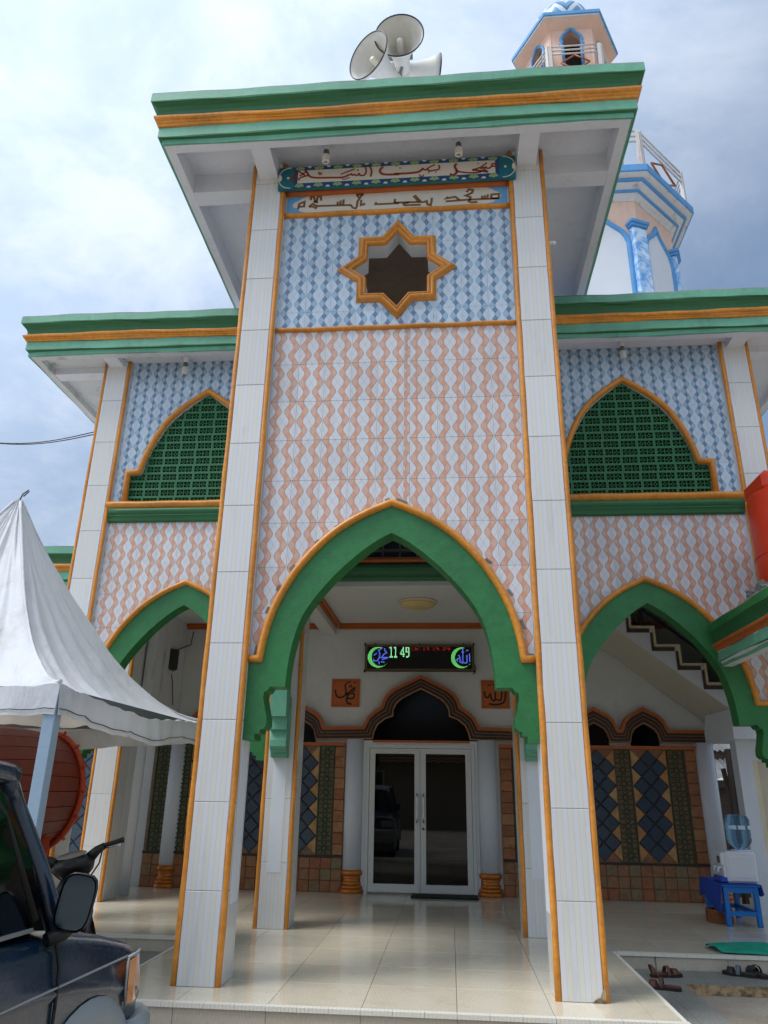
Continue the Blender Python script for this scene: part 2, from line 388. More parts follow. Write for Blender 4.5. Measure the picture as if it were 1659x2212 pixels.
class MB:
    def __init__(s): s.v = []; s.f = []; s.sm = []
    def add(s, vs, fs, smooth=False):
        o = len(s.v); s.v += [tuple(p) for p in vs]
        for f in fs: s.f.append(tuple(i+o for i in f)); s.sm.append(smooth)
        return s
    def box(s, x0, x1, y0, y1, z0, z1, M=None, ch=0.0):
        if ch > 0:
            bm = bmesh.new(); bmesh.ops.create_cube(bm, size=1)
            for v in bm.verts: v.co = Vector((x0+(x1-x0)*(v.co.x+.5), y0+(y1-y0)*(v.co.y+.5), z0+(z1-z0)*(v.co.z+.5)))
            bmesh.ops.bevel(bm, geom=list(bm.edges), offset=ch, segments=1, affect='EDGES'); bm.verts.index_update()
            vs = [v.co.copy() for v in bm.verts]; fs = [[v.index for v in f.verts] for f in bm.faces]; bm.free()
        else:
            vs = [Vector(p) for p in ((x0,y0,z0),(x1,y0,z0),(x1,y1,z0),(x0,y1,z0),(x0,y0,z1),(x1,y0,z1),(x1,y1,z1),(x0,y1,z1))]
            fs = [(0,3,2,1),(4,5,6,7),(0,1,5,4),(1,2,6,5),(2,3,7,6),(3,0,4,7)]
        if M is not None: vs = [M @ v for v in vs]
        return s.add(vs, fs)
    def bar(s, a, b, w, h=None):
        """square bar from a to b"""
        a, b = Vector(a), Vector(b); h = h or w; d = b-a; L = d.length
        q = d.to_track_quat('Z', 'Y').to_matrix().to_4x4()
        return s.box(-w/2, w/2, -h/2, h/2, 0, L, Matrix.Translation(a) @ q)
    def tube(s, pts, r, n=8, cap=True):
        pts = [Vector(p) for p in pts]; rs = r if isinstance(r, (list, tuple)) else [r]*len(pts)
        base = len(s.v); ref = None
        for i, p in enumerate(pts):
            t = (pts[min(i+1, len(pts)-1)] - pts[max(i-1, 0)]).normalized()
            if ref is None: ref = t.orthogonal().normalized()
            ref = (ref - t*ref.dot(t)); ref = ref.normalized() if ref.length > 1e-6 else t.orthogonal().normalized()
            bn = t.cross(ref)
            for k in range(n):
                a = 2*PI*k/n; s.v.append(tuple(p + (ref*math.cos(a) + bn*math.sin(a))*rs[i]))
        for i in range(len(pts)-1):
            for k in range(n):
                s.f.append((base+i*n+k, base+i*n+(k+1) % n, base+(i+1)*n+(k+1) % n, base+(i+1)*n+k)); s.sm.append(True)
        if cap:
            s.f.append(tuple(base+k for k in reversed(range(n)))); s.sm.append(False)
            s.f.append(tuple(base+(len(pts)-1)*n+k for k in range(n))); s.sm.append(False)
        return s
    def lathe(s, prof, n=24, M=None, a0=0, smooth=True, closed=True):
        base = len(s.v)
        for (r, z) in prof:
            for k in range(n):
                a = a0 + 2*PI*k/n; p = Vector((r*math.cos(a), r*math.sin(a), z)); s.v.append(tuple(M @ p if M is not None else p))
        for i in range(len(prof)-1):
            for k in range(n):
                s.f.append((base+i*n+k, base+i*n+(k+1) % n, base+(i+1)*n+(k+1) % n, base+(i+1)*n+k)); s.sm.append(smooth)
        if closed:
            if prof[0][0] > 1e-4: s.f.append(tuple(base+k for k in reversed(range(n)))); s.sm.append(False)
            if prof[-1][0] > 1e-4: s.f.append(tuple(base+(len(prof)-1)*n+k for k in range(n))); s.sm.append(False)
        return s
    def slab(s, outers, holes, d0, d1, plane='XZ'):
        """solid plate: polygons minus holes, between depths d0 and d1"""
        vs = []; es = []
        for loop in list(outers)+list(holes):
            o = len(vs); vs += [Vector((p[0], p[1])) for p in loop]; n = len(loop)
            es += [(o+i, o+(i+1) % n) for i in range(n)]
        r = geometry.delaunay_2d_cdt(vs, es, [], 0, 1e-6)
        pv, pf = r[0], r[2]
        keep = []
        for t in pf:
            c = (pv[t[0]] + pv[t[1]] + pv[t[2]])/3
            if any(inpoly(c, q) for q in outers) and not any(inpoly(c, q) for q in holes): keep.append(t)
        if not keep: return s
        mp = MAP[plane]; base = len(s.v); n = len(pv)
        s.v += [mp(p.x, p.y, d0) for p in pv] + [mp(p.x, p.y, d1) for p in pv]
        ec = {}
        for t in keep:
            s.f.append(tuple(base+i for i in t)); s.f.append(tuple(base+n+i for i in reversed(t))); s.sm += [False, False]
            for i in range(3):
                a, b = t[i], t[(i+1) % 3]
                ec[(a, b)] = 1
        for (a, b) in ec:
            if (b, a) not in ec: s.f.append((base+a, base+n+a, base+n+b, base+b)); s.sm.append(False)
        return s
    def sweep(s, path, prof, d, plane='XZ', closed=False, smooth=True):
        """moulding: prof points (side, proud) carried along path; proud goes towards -depth"""
        P = [Vector((p[0], p[1])) for p in path]; n = len(P); m = len(prof); mp = MAP[plane]; base = len(s.v)
        for i in range(n):
            if closed: a, b = P[(i-1) % n], P[(i+1) % n]
            else: a, b = P[max(i-1, 0)], P[min(i+1, n-1)]
            t1 = (P[i]-a); t2 = (b-P[i])
            if t1.length < 1e-9: t1 = t2.copy()
            if t2.length < 1e-9: t2 = t1.copy()
            t1.normalize(); t2.normalize()
            n1 = Vector((-t1.y, t1.x)); n2 = Vector((-t2.y, t2.x)); nn = (n1+n2)
            nn = nn.normalized() if nn.length > 1e-6 else n1
            k = 1.0/max(0.35, nn.dot(n1)); nn = nn*k
            for (u, w) in prof:
                q = P[i] + nn*u; s.v.append(mp(q.x, q.y, d - w))
        rng = range(n) if closed else range(n-1)
        for i in rng:
            j = (i+1) % n
            for k in range(m-1):
                s.f.append((base+i*m+k, base+i*m+k+1, base+j*m+k+1, base+j*m+k)); s.sm.append(smooth)
        if not closed:
            s.f.append(tuple(base+k for k in range(m))); s.f.append(tuple(base+(n-1)*m+k for k in reversed(range(m)))); s.sm += [False, False]
        return s
    def strip(s, A, B, t0, t1, d0, d1, plane='XZ'):
        """flat band between two paired outlines at fractions t0..t1"""
        mp = MAP[plane]; base = len(s.v); n = len(A)
        for a, b in zip(A, B):
            for t in (t0, t1):
                u = a[0]+(b[0]-a[0])*t; v = a[1]+(b[1]-a[1])*t
                s.v.append(mp(u, v, d0)); s.v.append(mp(u, v, d1))
        for i in range(n-1):
            o = base+i*4; p = o+4
            for (q, r) in ((0, 2), (2, 3), (3, 1), (1, 0)):
                s.f.append((o+q, o+r, p+r, p+q)); s.sm.append(False)
        s.f.append((base, base+1, base+3, base+2)); e = base+(n-1)*4; s.f.append((e, e+2, e+3, e+1)); s.sm += [False, False]
        return s
    def mesh(s, name, mat=None):
        used = sorted({i for f in s.f for i in f}); mp_ = {i: k for k, i in enumerate(used)}
        me = bpy.data.meshes.new(name); me.from_pydata([s.v[i] for i in used], [], [tuple(mp_[i] for i in f) for f in s.f])
        me.polygons.foreach_set('use_smooth', s.sm)
        if mat: me.materials.append(MATS[mat])
        bm = bmesh.new(); bm.from_mesh(me); bmesh.ops.recalc_face_normals(bm, faces=bm.faces); bm.to_mesh(me); bm.free()
        me.update(); return me
    def build(s, name, mat, parent=None, loc=None, rot=None):
        """one mesh object; vertices are world positions unless loc/rot are given"""
        if loc is None and len(s.v):
            c = Vector(s.v[0]); lo = [min(p[i] for p in s.v) for i in range(3)]; hi = [max(p[i] for p in s.v) for i in range(3)]
        o = bpy.data.objects.new(name, s.mesh(name, mat))
        if loc is not None: o.location = loc
        if rot is not None: o.rotation_euler = rot
        link(o)
        if parent is not None:
            o.parent = parent
            if loc is None: o.matrix_parent_inverse = parent.matrix_world.inverted()
        return o
def inst(name, me, parent, loc, rot=(0, 0, 0), scale=(1, 1, 1)):
    o = bpy.data.objects.new(name, me); o.location = loc; o.rotation_euler = rot; o.scale = scale; link(o)
    if parent is not None:
        o.parent = parent; o.matrix_parent_inverse = parent.matrix_world.inverted()
    return o
def copy_tree(o, parent=None, **kw):
    c = o.copy(); COL.objects.link(c)
    if parent is not None: c.parent = parent
    for ch in o.children: copy_tree(ch, c)
    return c
def inpoly(c, P):
    x, y = c[0], c[1]; r = False; j = len(P)-1
    for i in range(len(P)):
        xi, yi = P[i][0], P[i][1]; xj, yj = P[j][0], P[j][1]
        if (yi > y) != (yj > y) and x < (xj-xi)*(y-yi)/(yj-yi)+xi: r = not r
        j = i
    return r
def smoothpts(P, k=4):
    """Catmull-Rom through points"""
    out = []
    for i in range(len(P)-1):
        p0 = P[max(i-1, 0)]; p1 = P[i]; p2 = P[i+1]; p3 = P[min(i+2, len(P)-1)]
        for j in range(k):
            t = j/k; out.append(tuple(0.5*((2*p1[a]) + (-p0[a]+p2[a])*t + (2*p0[a]-5*p1[a]+4*p2[a]-p3[a])*t*t + (-p0[a]+3*p1[a]-3*p2[a]+p3[a])*t**3) for a in range(len(p1))))
    out.append(tuple(P[-1])); return out
def half_round(w, h, n=7):
    return [(-w/2, -0.004)] + [(-w/2*math.cos(PI*i/(n-1)), h*math.sin(PI*i/(n-1))) for i in range(n)] + [(w/2, -0.004)]
def rect(x0, x1, y0, y1): return [(x0, y0), (x1, y0), (x1, y1), (x0, y1)]
def wob(pts, a=0.004, f=9.0):
    """slight hand-made unevenness along a long straight run"""
    return [(p[0]+a*math.sin(f*p[1]+1.3*p[0]), p[1]+a*math.sin(f*p[0]*1.1+0.7*p[1])) for p in pts]
def line(a, b, n): return [tuple(a[i]+(b[i]-a[i])*k/n for i in range(len(a))) for k in range(n+1)]
# ================================================================== THE MOSQUE
MOS = thing('mosque', (-0.4575, 8.0, 0.0), 'two-storey tiled mosque with green arches, white pillars and a tall entrance portico', 'mosque')
bpy.context.view_layer.update()
PX = [(-1.945, -1.59), (0.675, 1.03)]

# ---- pillars
TILE_H = 0.592
def tile_mesh(name, w, h, t, mat, ch=0.003, g=0.002):
    m = MB()
    a, b, c, d = g, w-g, g, h-g
    vs = [(a, 0, c), (b, 0, c), (b, 0, d), (a, 0, d), (a, -t+ch, c), (b, -t+ch, c), (b, -t+ch, d), (a, -t+ch, d), (a+ch, -t, c+ch), (b-ch, -t, c+ch), (b-ch, -t, d-ch), (a+ch, -t, d-ch)]
    fs = [(0, 1, 5, 4), (1, 2, 6, 5), (2, 3, 7, 6), (3, 0, 4, 7), (4, 5, 9, 8), (5, 6, 10, 9), (6, 7, 11, 10), (7, 4, 8, 11), (8, 9, 10, 11)]
    m.add(vs, fs); return m.mesh(name, mat)
PT = tile_mesh('pillar_tile', 0.27, TILE_H, 0.012, 'tile_white')
def pillar(x0, x1, yf, ztop, sides=(1, 1), depth=0.355, zb=0.0):
    p = MB().box(x0+0.012, x1-0.012, yf+0.012, yf+depth-0.006, zb-0.02, ztop).build('pillar', 'white_plaster', MOS)
    n = int(math.ceil((ztop-zb)/TILE_H)); w = x1-x0
    for k in range(n):
        z = zb + k*TILE_H; sc = min(1.0, (ztop-z)/TILE_H)
        inst('pillar_tile', PT, p, (x0+(w-0.27)/2, yf+0.0145, z), (0, 0, 0), (1, 1, sc))
        if sides[1]: inst('pillar_tile', PT, p, (x1-0.0145, yf+0.045, z), (0, 0, PI/2), (1, 1, sc))
        if sides[0]: inst('pillar_tile', PT, p, (x0+0.0145, yf+0.315, z), (0, 0, -PI/2), (1, 1, sc))
    for xx in (x0+0.022, x1-0.022):
        pts = [(xx + 0.0015*math.sin(7.0*z+xx*5), yf+0.022+0.0015*math.sin(9.0*z+2*xx), z) for z in [zb+(ztop-zb)*k/40 for k in range(41)]]
        MB().tube(pts, [0.0235+0.0018*math.sin(k*2.1+xx*9) for k in range(41)], 10).build('corner_trim', 'orange', p)
    return p
for (a, b) in PX:
    pillar(a, b, 5.74, 7.36); pillar(a, b, 8.0, 7.36)
pillar(-4.44, -4.085, 8.0, 6.5); pillar(3.36, 3.715, 8.0, 6.5)
pillar(-4.465, -4.11, 9.37, 3.5, (0, 1))
# chipped foot of the right-hand front pillar
chip = MB(); cw = lambda x, y: px(1161.3+.3*x, 1659+.3*y, Y=5.7375)
chip.slab([[(q.x, q.z) for q in (cw(*p) for p in ((400, 1690), (430, 1665), (455, 1655), (470, 1600), (492, 1575), (495, 1690)))]], [], 5.736, 5.742)
chip.build('chipped_plaster', 'kerb', MOS)

# ---- arches: half outline as (distance from middle, height)
A_IN = smoothpts([(0.0, 3.309), (0.13, 3.237), (0.295, 3.11), (0.457, 2.955), (0.606, 2.78), (0.718, 2.604), (0.778, 2.425), (0.811, 2.245), (0.827, 2.035)], 4)
A_OUT = smoothpts([(0.0, 3.58), (0.265, 3.462), (0.50, 3.305), (0.715, 3.085), (0.865, 2.86), (0.97, 2.63), (1.025, 2.42), (1.048, 2.255)], 4)
A_BR = [(0.947, 2.038), (0.966, 2.007), (0.992, 1.996), (0.996, 1.955), (0.978, 1.874), (0.958, 1.803), (0.956, 1.743), (0.982, 1.713), (1.003, 1.713), (1.006, 1.683), (1.042, 1.678), (1.042, 1.633)]
def arch(cx, hw, d0, d1, dz=0.0, sx=1.0, plane='XZ', trim=True, pads=True, mat='green_arch'):
    """green arch plate with stepped brackets, and its orange moulding"""
    g = []
    for s in (-1, 1):
        inn = [(cx+s*a*sx, z+dz) for a, z in A_IN]; out = [(cx+s*a*sx, z+dz) for a, z in A_OUT]
        br = [(cx+s*(hw-(1.1325-a)), z+dz) for a, z in A_BR]
        poly = inn + br + [(cx+s*hw, 1.633+dz), (cx+s*hw, 2.255+dz)] + out[::-1]
        g.append(poly if s > 0 else poly[::-1])
    full = g[0][::-1]
    m = MB().slab(g, [], d0, d1, plane)
    o = m.build('arch', mat, MOS)
    if trim:
        path = [(cx-hw+0.0, 2.255+dz)] + [(cx-a*sx, z+dz) for a, z in A_OUT[::-1]] + [(cx+a*sx, z+dz) for a, z in A_OUT[1:]] + [(cx+hw, 2.255+dz)]
        MB().sweep(path, half_round(0.060, 0.042), d0-0.006, plane).build('arch_trim', 'orange', o)
    return o
def arch_hole(cx, hw, dz=0.0, sx=1.0):
    L = [(cx-hw, 0.0)] + [(cx-hw, 2.255+dz)] + [(cx-a*sx, z+dz) for a, z in A_OUT[::-1]] + [(cx+a*sx, z+dz) for a, z in A_OUT[1:]] + [(cx+hw, 2.255+dz), (cx+hw, 0.0)]
    return L

# ---- tile laying
def lay(parent, mat, full, cols, rows, y, region, holes, tw=0.2455, th=0.393, pw=0.245, ph=0.39):
    """cols: (x_origin, x_from, x_to); rows: z_origin.  Cut pieces keep the tile's own pattern origin."""
    x0, x1, z0, z1 = region
    for (xo, xa, xb) in cols:
        for zo in rows:
            a, b = max(xa, x0), min(xb, x1); c, d = max(zo, z0), min(zo+th, z1)
            if b-a < 0.012 or d-c < 0.012: continue
            R = rect(a, b, c, d)
            hit = False; allin = True
            for H in holes:
                if any(a < p[0] < b and c < p[1] < d for p in H): hit = True
                cin = [inpoly(q, H) for q in R+[((a+b)/2, (c+d)/2)]]
                if any(cin): hit = True
                if not all(cin): pass
                elif not any(a < p[0] < b and c < p[1] < d for p in H): allin = 'skip'
            if allin == 'skip': continue
            whole = abs((b-a)-(xb-xa)) < 1e-4 and abs((d-c)-th) < 1e-4 and abs((xb-xa)-tw) < 1e-3
            if whole and not hit: inst('wall_tile', full, parent, (xo, y, zo)); continue
            g = 0.0009
            RR = [(p[0]-xo, p[1]-zo) for p in rect(a+g, b-g, c+g, d-g)]
            HH = [[(p[0]-xo, p[1]-zo) for p in H] for H in holes] if hit else []
            m = MB().slab([RR], HH, -0.010, 0.0)
            if m.f: 
                o = inst('wall_tile', m.mesh('wall_tile', mat), parent, (xo, y, zo))
TR = tile_mesh('wall_tile', 0.2455, 0.393, 0.010, 'tile_red', 0.0015, 0.0009)
TB = tile_mesh('wall_tile', 0.2455, 0.393, 0.010, 'tile_blue', 0.0015, 0.0009)

# ---- central facade
CX = -0.4575; HW = 1.1325
YF = 5.82
star_o = [(-0.433, 6.60), (-0.283, 6.405), (-0.068, 6.400), (-0.064, 6.187), (0.125, 6.028), (-0.065, 5.884), (-0.064, 5.661), (-0.285, 5.659), (-0.433, 5.46), (-0.595, 5.660), (-0.818, 5.662), (-0.818, 5.895), (-1.007, 6.037), (-0.808, 6.19), (-0.806, 6.412), (-0.590, 6.412)]
star_i = [(-0.432, 6.495), (-0.304, 6.317), (-0.141, 6.310), (-0.138, 6.13), (0.010, 6.018), (-0.143, 5.91), (-0.144, 5.722), (-0.332, 5.720), (-0.434, 5.578), (-0.565, 5.724), (-0.746, 5.728), (-0.744, 5.917), (-0.895, 6.027), (-0.740, 6.143), (-0.737, 6.325), (-0.556, 6.322)]
hole = arch_hole(CX, HW)
wall = MB().slab([rect(PX[0][1]-0.01, PX[1][0]+0.01, 0.5, 7.36)], [[(p[0], p[1] if p[1] > 0 else -1) for p in hole], star_i], YF+0.011, YF+0.19).build('portico_wall', 'white_plaster', MOS)
redcols = [(-1.586+.2455*i, -1.586+.2455*i, -1.586+.2455*(i+1)) for i in range(5)] + [(-0.4, -0.3585, -0.3075)] + [(-0.307+.2455*i, -0.307+.2455*i, -0.307+.2455*(i+1)) for i in range(4)]
lay(wall, 'tile_red', TR, redcols, [4.985+.393*j for j in range(-7, 1)], YF+0.0125, (-1.6, 0.685, 2.255, 5.345), [hole])
bluecols = [(-1.8085+.2455*i, -1.8085+.2455*i, -1.8085+.2455*(i+1)) for i in range(7)] + [(-0.19, -0.09, -0.0625)] + [(-0.062+.2455*i, -0.062+.2455*i, -0.062+.2455*(i+1)) for i in range(3)]
lay(wall, 'tile_blue', TB, bluecols, [5.561+.39*j for j in range(-1, 4)], YF+0.0125, (-1.6, 0.685, 5.375, 6.715), [star_o], th=0.39)
st = MB(); mid = [((a[0]+b[0])/2, (a[1]+b[1])/2) for a, b in zip(star_o, star_i)]
st.sweep(mid[::-1], [(-0.046, -0.01), (-0.046, 0.010), (-0.036, 0.014), (-0.030, 0.034), (-0.014, 0.052), (0.0, 0.050), (0.008, 0.026), (0.016, 0.022), (0.022, 0.036), (0.034, 0.036), (0.042, 0.014), (0.046, -0.01)], YF, closed=True).build('star_frame', 'orange', wall)
arch(CX, HW, YF-0.01, YF+0.2)
def hband(x0, x1, zc, h, pr, y, mat, name, parent):
    return MB().sweep(wob(line((x0, zc), (x1, zc), 24), 0.003), half_round(h, pr), y).build(name, mat, parent)
hband(-1.60, 0.685, 5.36, 0.045, 0.03, YF, 'orange', 'band_moulding', wall)
hband(-1.60, 0.685, 6.735, 0.055, 0.035, YF, 'orange', 'band_moulding', wall)
hband(-1.60, 0.685, 7.022, 0.085, 0.05, YF, 'orange_dark', 'band_moulding', wall)
# grey mortar patches round the moulding
cA = lambda x, y: (525.3+.2876*x, 1023+.2876*y)
cR = lambda x, y: (995.4+.2876*x, 1023+.2876*y)
for f, p, ang, L in ((cA, (875, 297), 25, .085), (cA, (708, 395), 33, .05), (cA, (555, 512), 38, .05), (cA, (368, 706), 47, .06), (cA, (264, 858), 62, .05), (cA, (183, 1026), 70, .055), (cA, (95, 1330), 80, .08), (cA, (1082, 197), 22, .04), (cA, (1190, 205), -25, .09), (cR, (205, 655), -38, .06), (cR, (370, 890), -55, .06), (cR, (465, 1128), -70, .08), (cR, (530, 1365), 0, .035)):
    q = px(*f(*p), Y=YF); a = math.radians(ang); c, s = math.cos(a), math.sin(a)
    R = [(q.x+u*L/2*c-v*0.012*s, q.z+u*L/2*s+v*0.012*c) for u, v in ((-1, -1), (1, -1), (1.1, 1), (-.9, 1))]
    MB().slab([R], [], YF-0.002, YF+0.01).build('mortar_patch', 'concrete', wall)
# painted kufic band
pk = MB().slab([rect(-1.585, 0.67, 6.76, 6.985)], [], YF-0.004, YF+0.012).build('calligraphy_band', 'sign_white', wall)
for s, xx in ((1, -1.575), (-1, 0.66)):
    P = [(xx, 6.765), (xx+s*.22, 6.765)] + smoothpts([(xx+s*.13, 6.795), (xx+s*.12, 6.825), (xx+s*.07, 6.845), (xx+s*.06, 6.875), (xx+s*.075, 6.905), (xx+s*.12, 6.93), (xx+s*.15, 6.955), (xx+s*.2, 6.978)], 3) + [(xx, 6.978)]
    if s < 0: P = P[::-1]
    MB().slab([P], [], YF-0.0055, YF-0.003).build('painted_corner', 'sky_paint', wall)
def strokes(name, L, conv, y, w, mat, parent, k=3):
    m = MB()
    for S_ in L:
        ww = w
        if isinstance(S_[0], (int, float)): ww = w*S_[0]; S_ = S_[1:]
        P = [conv(*p) for p in S_]; P = smoothpts([(q.x, q.z) for q in P], k) if len(P) > 2 and k > 1 else [(q.x, q.z) for q in P]
        m.sweep(P, [(-ww/2, -0.001), (-ww/2, 0.002), (ww/2, 0.002), (ww/2, -0.001)], y, smooth=False)
    return m.build(name, mat, parent)
fA = lambda y0: (lambda x, y: px((1080+.28933*x)/1.80832, (600+.28933*y)/1.80832, Y=y0))
fB = lambda y0: (lambda x, y: px((1540+.29536*x)/1.80832, (580+.29536*y)/1.80832, Y=y0))
kA = [[(300,735),(305,690),(320,680),(380,655),(375,718),(310,722)], [(300,732),(285,756)], [(440,722),(490,685),(550,715),(530,742),(500,722),(440,722)],
      [(465,635),(472,590),(500,575),(510,600),(520,650),(560,672)], [(605,640),(600,590),(575,575),(555,600),(545,650),(500,662)], [(550,712),(1010,700)],
      [(825,702),(830,655)], [(862,700),(868,640)], [(900,698),(908,625)], [(1005,698),(1030,735),(1070,745),(1085,720),(1095,650),(1160,555)],
      [(1085,555),(1110,600)], [(1145,630),(1140,702),(1185,690),(1180,672)], [(1080,556),(1180,560)], [(1345,660),(1338,690),(1659,675)], [(1600,618),(1595,672)]]
kB = [[(0,722),(330,712)], [1.7,(262,628),(345,716)], [(130,756),(122,735),(200,716)], [(130,757),(350,748)], [(345,716),(400,712),(430,700),(440,745),(480,755),(495,700),(497,658)],
      [(680,705),(980,682),(1380,665)], [(712,645),(690,665),(810,645),(860,686)], [(955,582),(990,545),(1040,555),(1030,590),(945,628),(1010,650),(1000,680),(985,705),(1020,718),(1100,712)],
      [(1160,672),(1165,630)], [(1195,670),(1200,625)], [(1230,668),(1238,612)], [(1280,662),(1285,615),(1385,605),(1380,665),(1280,665)]]
strokes('kufic_lettering', kA, fA(YF), YF-0.005, 0.022, 'ink_brown', pk, 1)
strokes('kufic_lettering', kB, fB(YF), YF-0.005, 0.022, 'ink_brown', pk, 1)

# ---- side arches of the portico and the wall over them
for (a, b) in PX:
    xm = (a+b)/2
    yc = (6.095+8.0)/2; hw = (8.0-6.095)/2
    MB().slab([rect(6.09, 8.005, 0.5, 7.16)], [[(p[0], p[1] if p[1] > 0 else -1) for p in arch_hole(yc, hw, -0.05, hw/1.1325)]], xm-0.07, xm+0.07, 'YZ').build('side_wall', 'white_plaster', MOS)
    arch(yc, hw, xm-0.085, xm+0.085, -0.05, hw/1.1325, 'YZ', trim=False, mat='green_skylit')
    # scrolled corbel on the inner pillar
    P = smoothpts([(8.01, 2.03), (7.80, 2.03), (7.80, 1.86), (7.86, 1.84), (7.87, 1.78), (7.845, 1.70), (7.86, 1.66), (7.90, 1.64), (7.90, 1.60), (8.01, 1.60)], 1)
    MB().slab([P], [], xm-0.0885, xm+0.0885, 'YZ').build('corbel', 'green_skylit', MOS)  # arch green made paler: light on its sky-facing front put into the colour

# ---- cornices
CORN = [('lower_band', 'green_skylit', [(0.0, 0.0), (0.02, 0.0), (0.022, 0.056)]), ('groove', 'green_deep', [(0.022, 0.056), (0.046, 0.068)]),
        ('flat_band', 'green_skylit', [(0.046, 0.068), (0.056, 0.072), (0.054, 0.186), (0.048, 0.192)]),
        ('orange_moulding', 'orange', [(0.048, 0.192), (0.066, 0.198), (0.072, 0.212), (0.07, 0.222), (0.078, 0.226), (0.084, 0.236), (0.082, 0.246), (0.096, 0.252), (0.104, 0.266), (0.106, 0.284), (0.098, 0.296), (0.07, 0.304)]),
        ('cove', 'green_deep', [(0.07, 0.304), (0.066, 0.330), (0.076, 0.372), (0.096, 0.406), (0.122, 0.428), (0.122, 0.436), (0.132, 0.444)]),
        ('top_band', 'green_skylit', [(0.132, 0.444), (0.142, 0.45), (0.14, 0.548)]), ('top_edge', 'concrete', [(0.14, 0.548), (0.134, 0.562), (0.02, 0.572)])]
def cornice(owner, x0, x1, y0, y1, z0, sc=1.0, n=60, seed=0):
    for (nm, mt, prof) in CORN:
        m = MB()
        loop = [(x0+(x1-x0)*k/n, y0, 0, -1) for k in range(n)] + [(x1, y0+(y1-y0)*k/n, 1, 0) for k in range(n)] + [(x1-(x1-x0)*k/n, y1, 0, 1) for k in range(n)] + [(x0, y1-(y1-y0)*k/n, -1, 0) for k in range(n)]
        L = len(loop)
        for (o, z) in prof:
            for i, (x, y, nx, ny) in enumerate(loop):
                w = 0.0055*math.sin(3.1*x+1.7*y+seed+o*60)+0.0035*math.sin(9.7*x+7.1*y+o*90)+.006*math.sin(1.3*x+seed)
                if i % n == 0:
                    k = i//n; nx, ny = ((-1, -1), (1, -1), (1, 1), (-1, 1))[k]
                m.v.append((x+nx*o*sc, y+ny*o*sc, z0+z*sc+w))
        for j in range(len(prof)-1):
            for i in range(L):
                m.f.append((j*L+i, j*L+(i+1) % L, (j+1)*L+(i+1) % L, (j+1)*L+i)); m.sm.append(False)
        m.build(nm, mt, owner)
def roof(x0, x1, y0, y1, z0, zs, ztop, name, beams, lip=0.09, sc=1.0, seed=0, soff='white_soffit'):
    r = MB().box(x0+0.005, x1-0.005, y0+0.005, y1-0.005, zs, ztop).build(name, soff, MOS)
    m = MB()
    m.box(x0, x1, y0, y0+lip, z0, zs+0.002); m.box(x0, x0+lip, y0+lip, y1, z0, zs+0.002); m.box(x1-lip, x1, y0+lip, y1, z0, zs+0.002)
    m.build('edge_beam', soff, r)
    for b in beams: MB().box(*b, z0+0.004, zs+0.003).build('soffit_beam', 'white_soffit', r)
    cornice(r, x0, x1, y0, y1, z0, sc, seed=seed)
    return r
canopy = roof(-2.70, 1.775, 5.26, 8.6, 7.16, 7.40, 7.70, 'canopy_roof', [(-1.86, -1.67, 5.35, 8.5), (0.76, 0.95, 5.35, 8.5), (-2.61, -1.861, 5.87, 6.06), (0.951, 1.685, 5.87, 6.06)], 0.09, 1.0, 0.3)
MB().box(-1.55, 0.64, 6.03, 8.5, 7.37, 7.398).build('raw_ceiling', 'raw_ceiling', canopy)
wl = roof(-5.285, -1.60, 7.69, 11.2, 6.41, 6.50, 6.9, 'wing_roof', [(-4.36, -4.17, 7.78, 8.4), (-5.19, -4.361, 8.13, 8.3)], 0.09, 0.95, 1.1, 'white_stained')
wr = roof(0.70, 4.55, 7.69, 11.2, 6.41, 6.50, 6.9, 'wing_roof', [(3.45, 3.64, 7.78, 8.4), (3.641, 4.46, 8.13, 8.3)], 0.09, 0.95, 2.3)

# ---- wings
WO = [(0, 6.083), (.147, 5.992), (.338, 5.848), (.52, 5.652), (.653, 5.415), (.745, 5.16), (.80, 4.96)]
WI = [(0, 6.005), (.14, 5.90), (.295, 5.775), (.455, 5.607), (.59, 5.37), (.685, 5.139), (.745, 4.903)]
LAT = MB()
def lbar(m, a, b, w, d0, d1):
    a, b = Vector(a), Vector(b); t = (b-a).normalized(); n = Vector((-t.y, t.x))*w/2
    q = [a-n, b-n, b+n, a+n]
    vs = [(p.x, d0, p.y) for p in q] + [(p.x, d1, p.y) for p in q]
    m.add(vs, [(0, 1, 2, 3), (0, 1, 5, 4), (2, 3, 7, 6)])
LW, LH = 0.2, 0.105
for a, b in (((0, .007), (LW, .007)), ((0, LH-.007), (LW, LH-.007)), ((.008, .012), (.008, LH-.012)), ((LW-.008, .012), (LW-.008, LH-.012))): lbar(LAT, a, b, 0.0135, 0, .05)
lbar(LAT, (LW/2, .012), (LW/2, LH-.012), .008, .004, .05)
for cx_ in (LW*.27, LW*.73):
    cz = LH/2; r = .021; rz = .021
    D_ = [(cx_-r, cz), (cx_, cz+rz), (cx_+r, cz), (cx_, cz-rz)]
    for i in range(4): lbar(LAT, D_[i], D_[(i+1) % 4], .0055, .006, .045)
    lbar(LAT, (cx_, cz+rz), (cx_, LH-.012), .0055, .006, .045); lbar(LAT, (cx_, .012), (cx_, cz-rz), .0055, .006, .045)
    lbar(LAT, (cx_-r, cz), (cx_-.046, cz), .0055, .006, .045); lbar(LAT, (cx_+r, cz), (cx_+.046, cz), .0055, .006, .045)
LATM = LAT.mesh('lattice_block', 'green_grille')
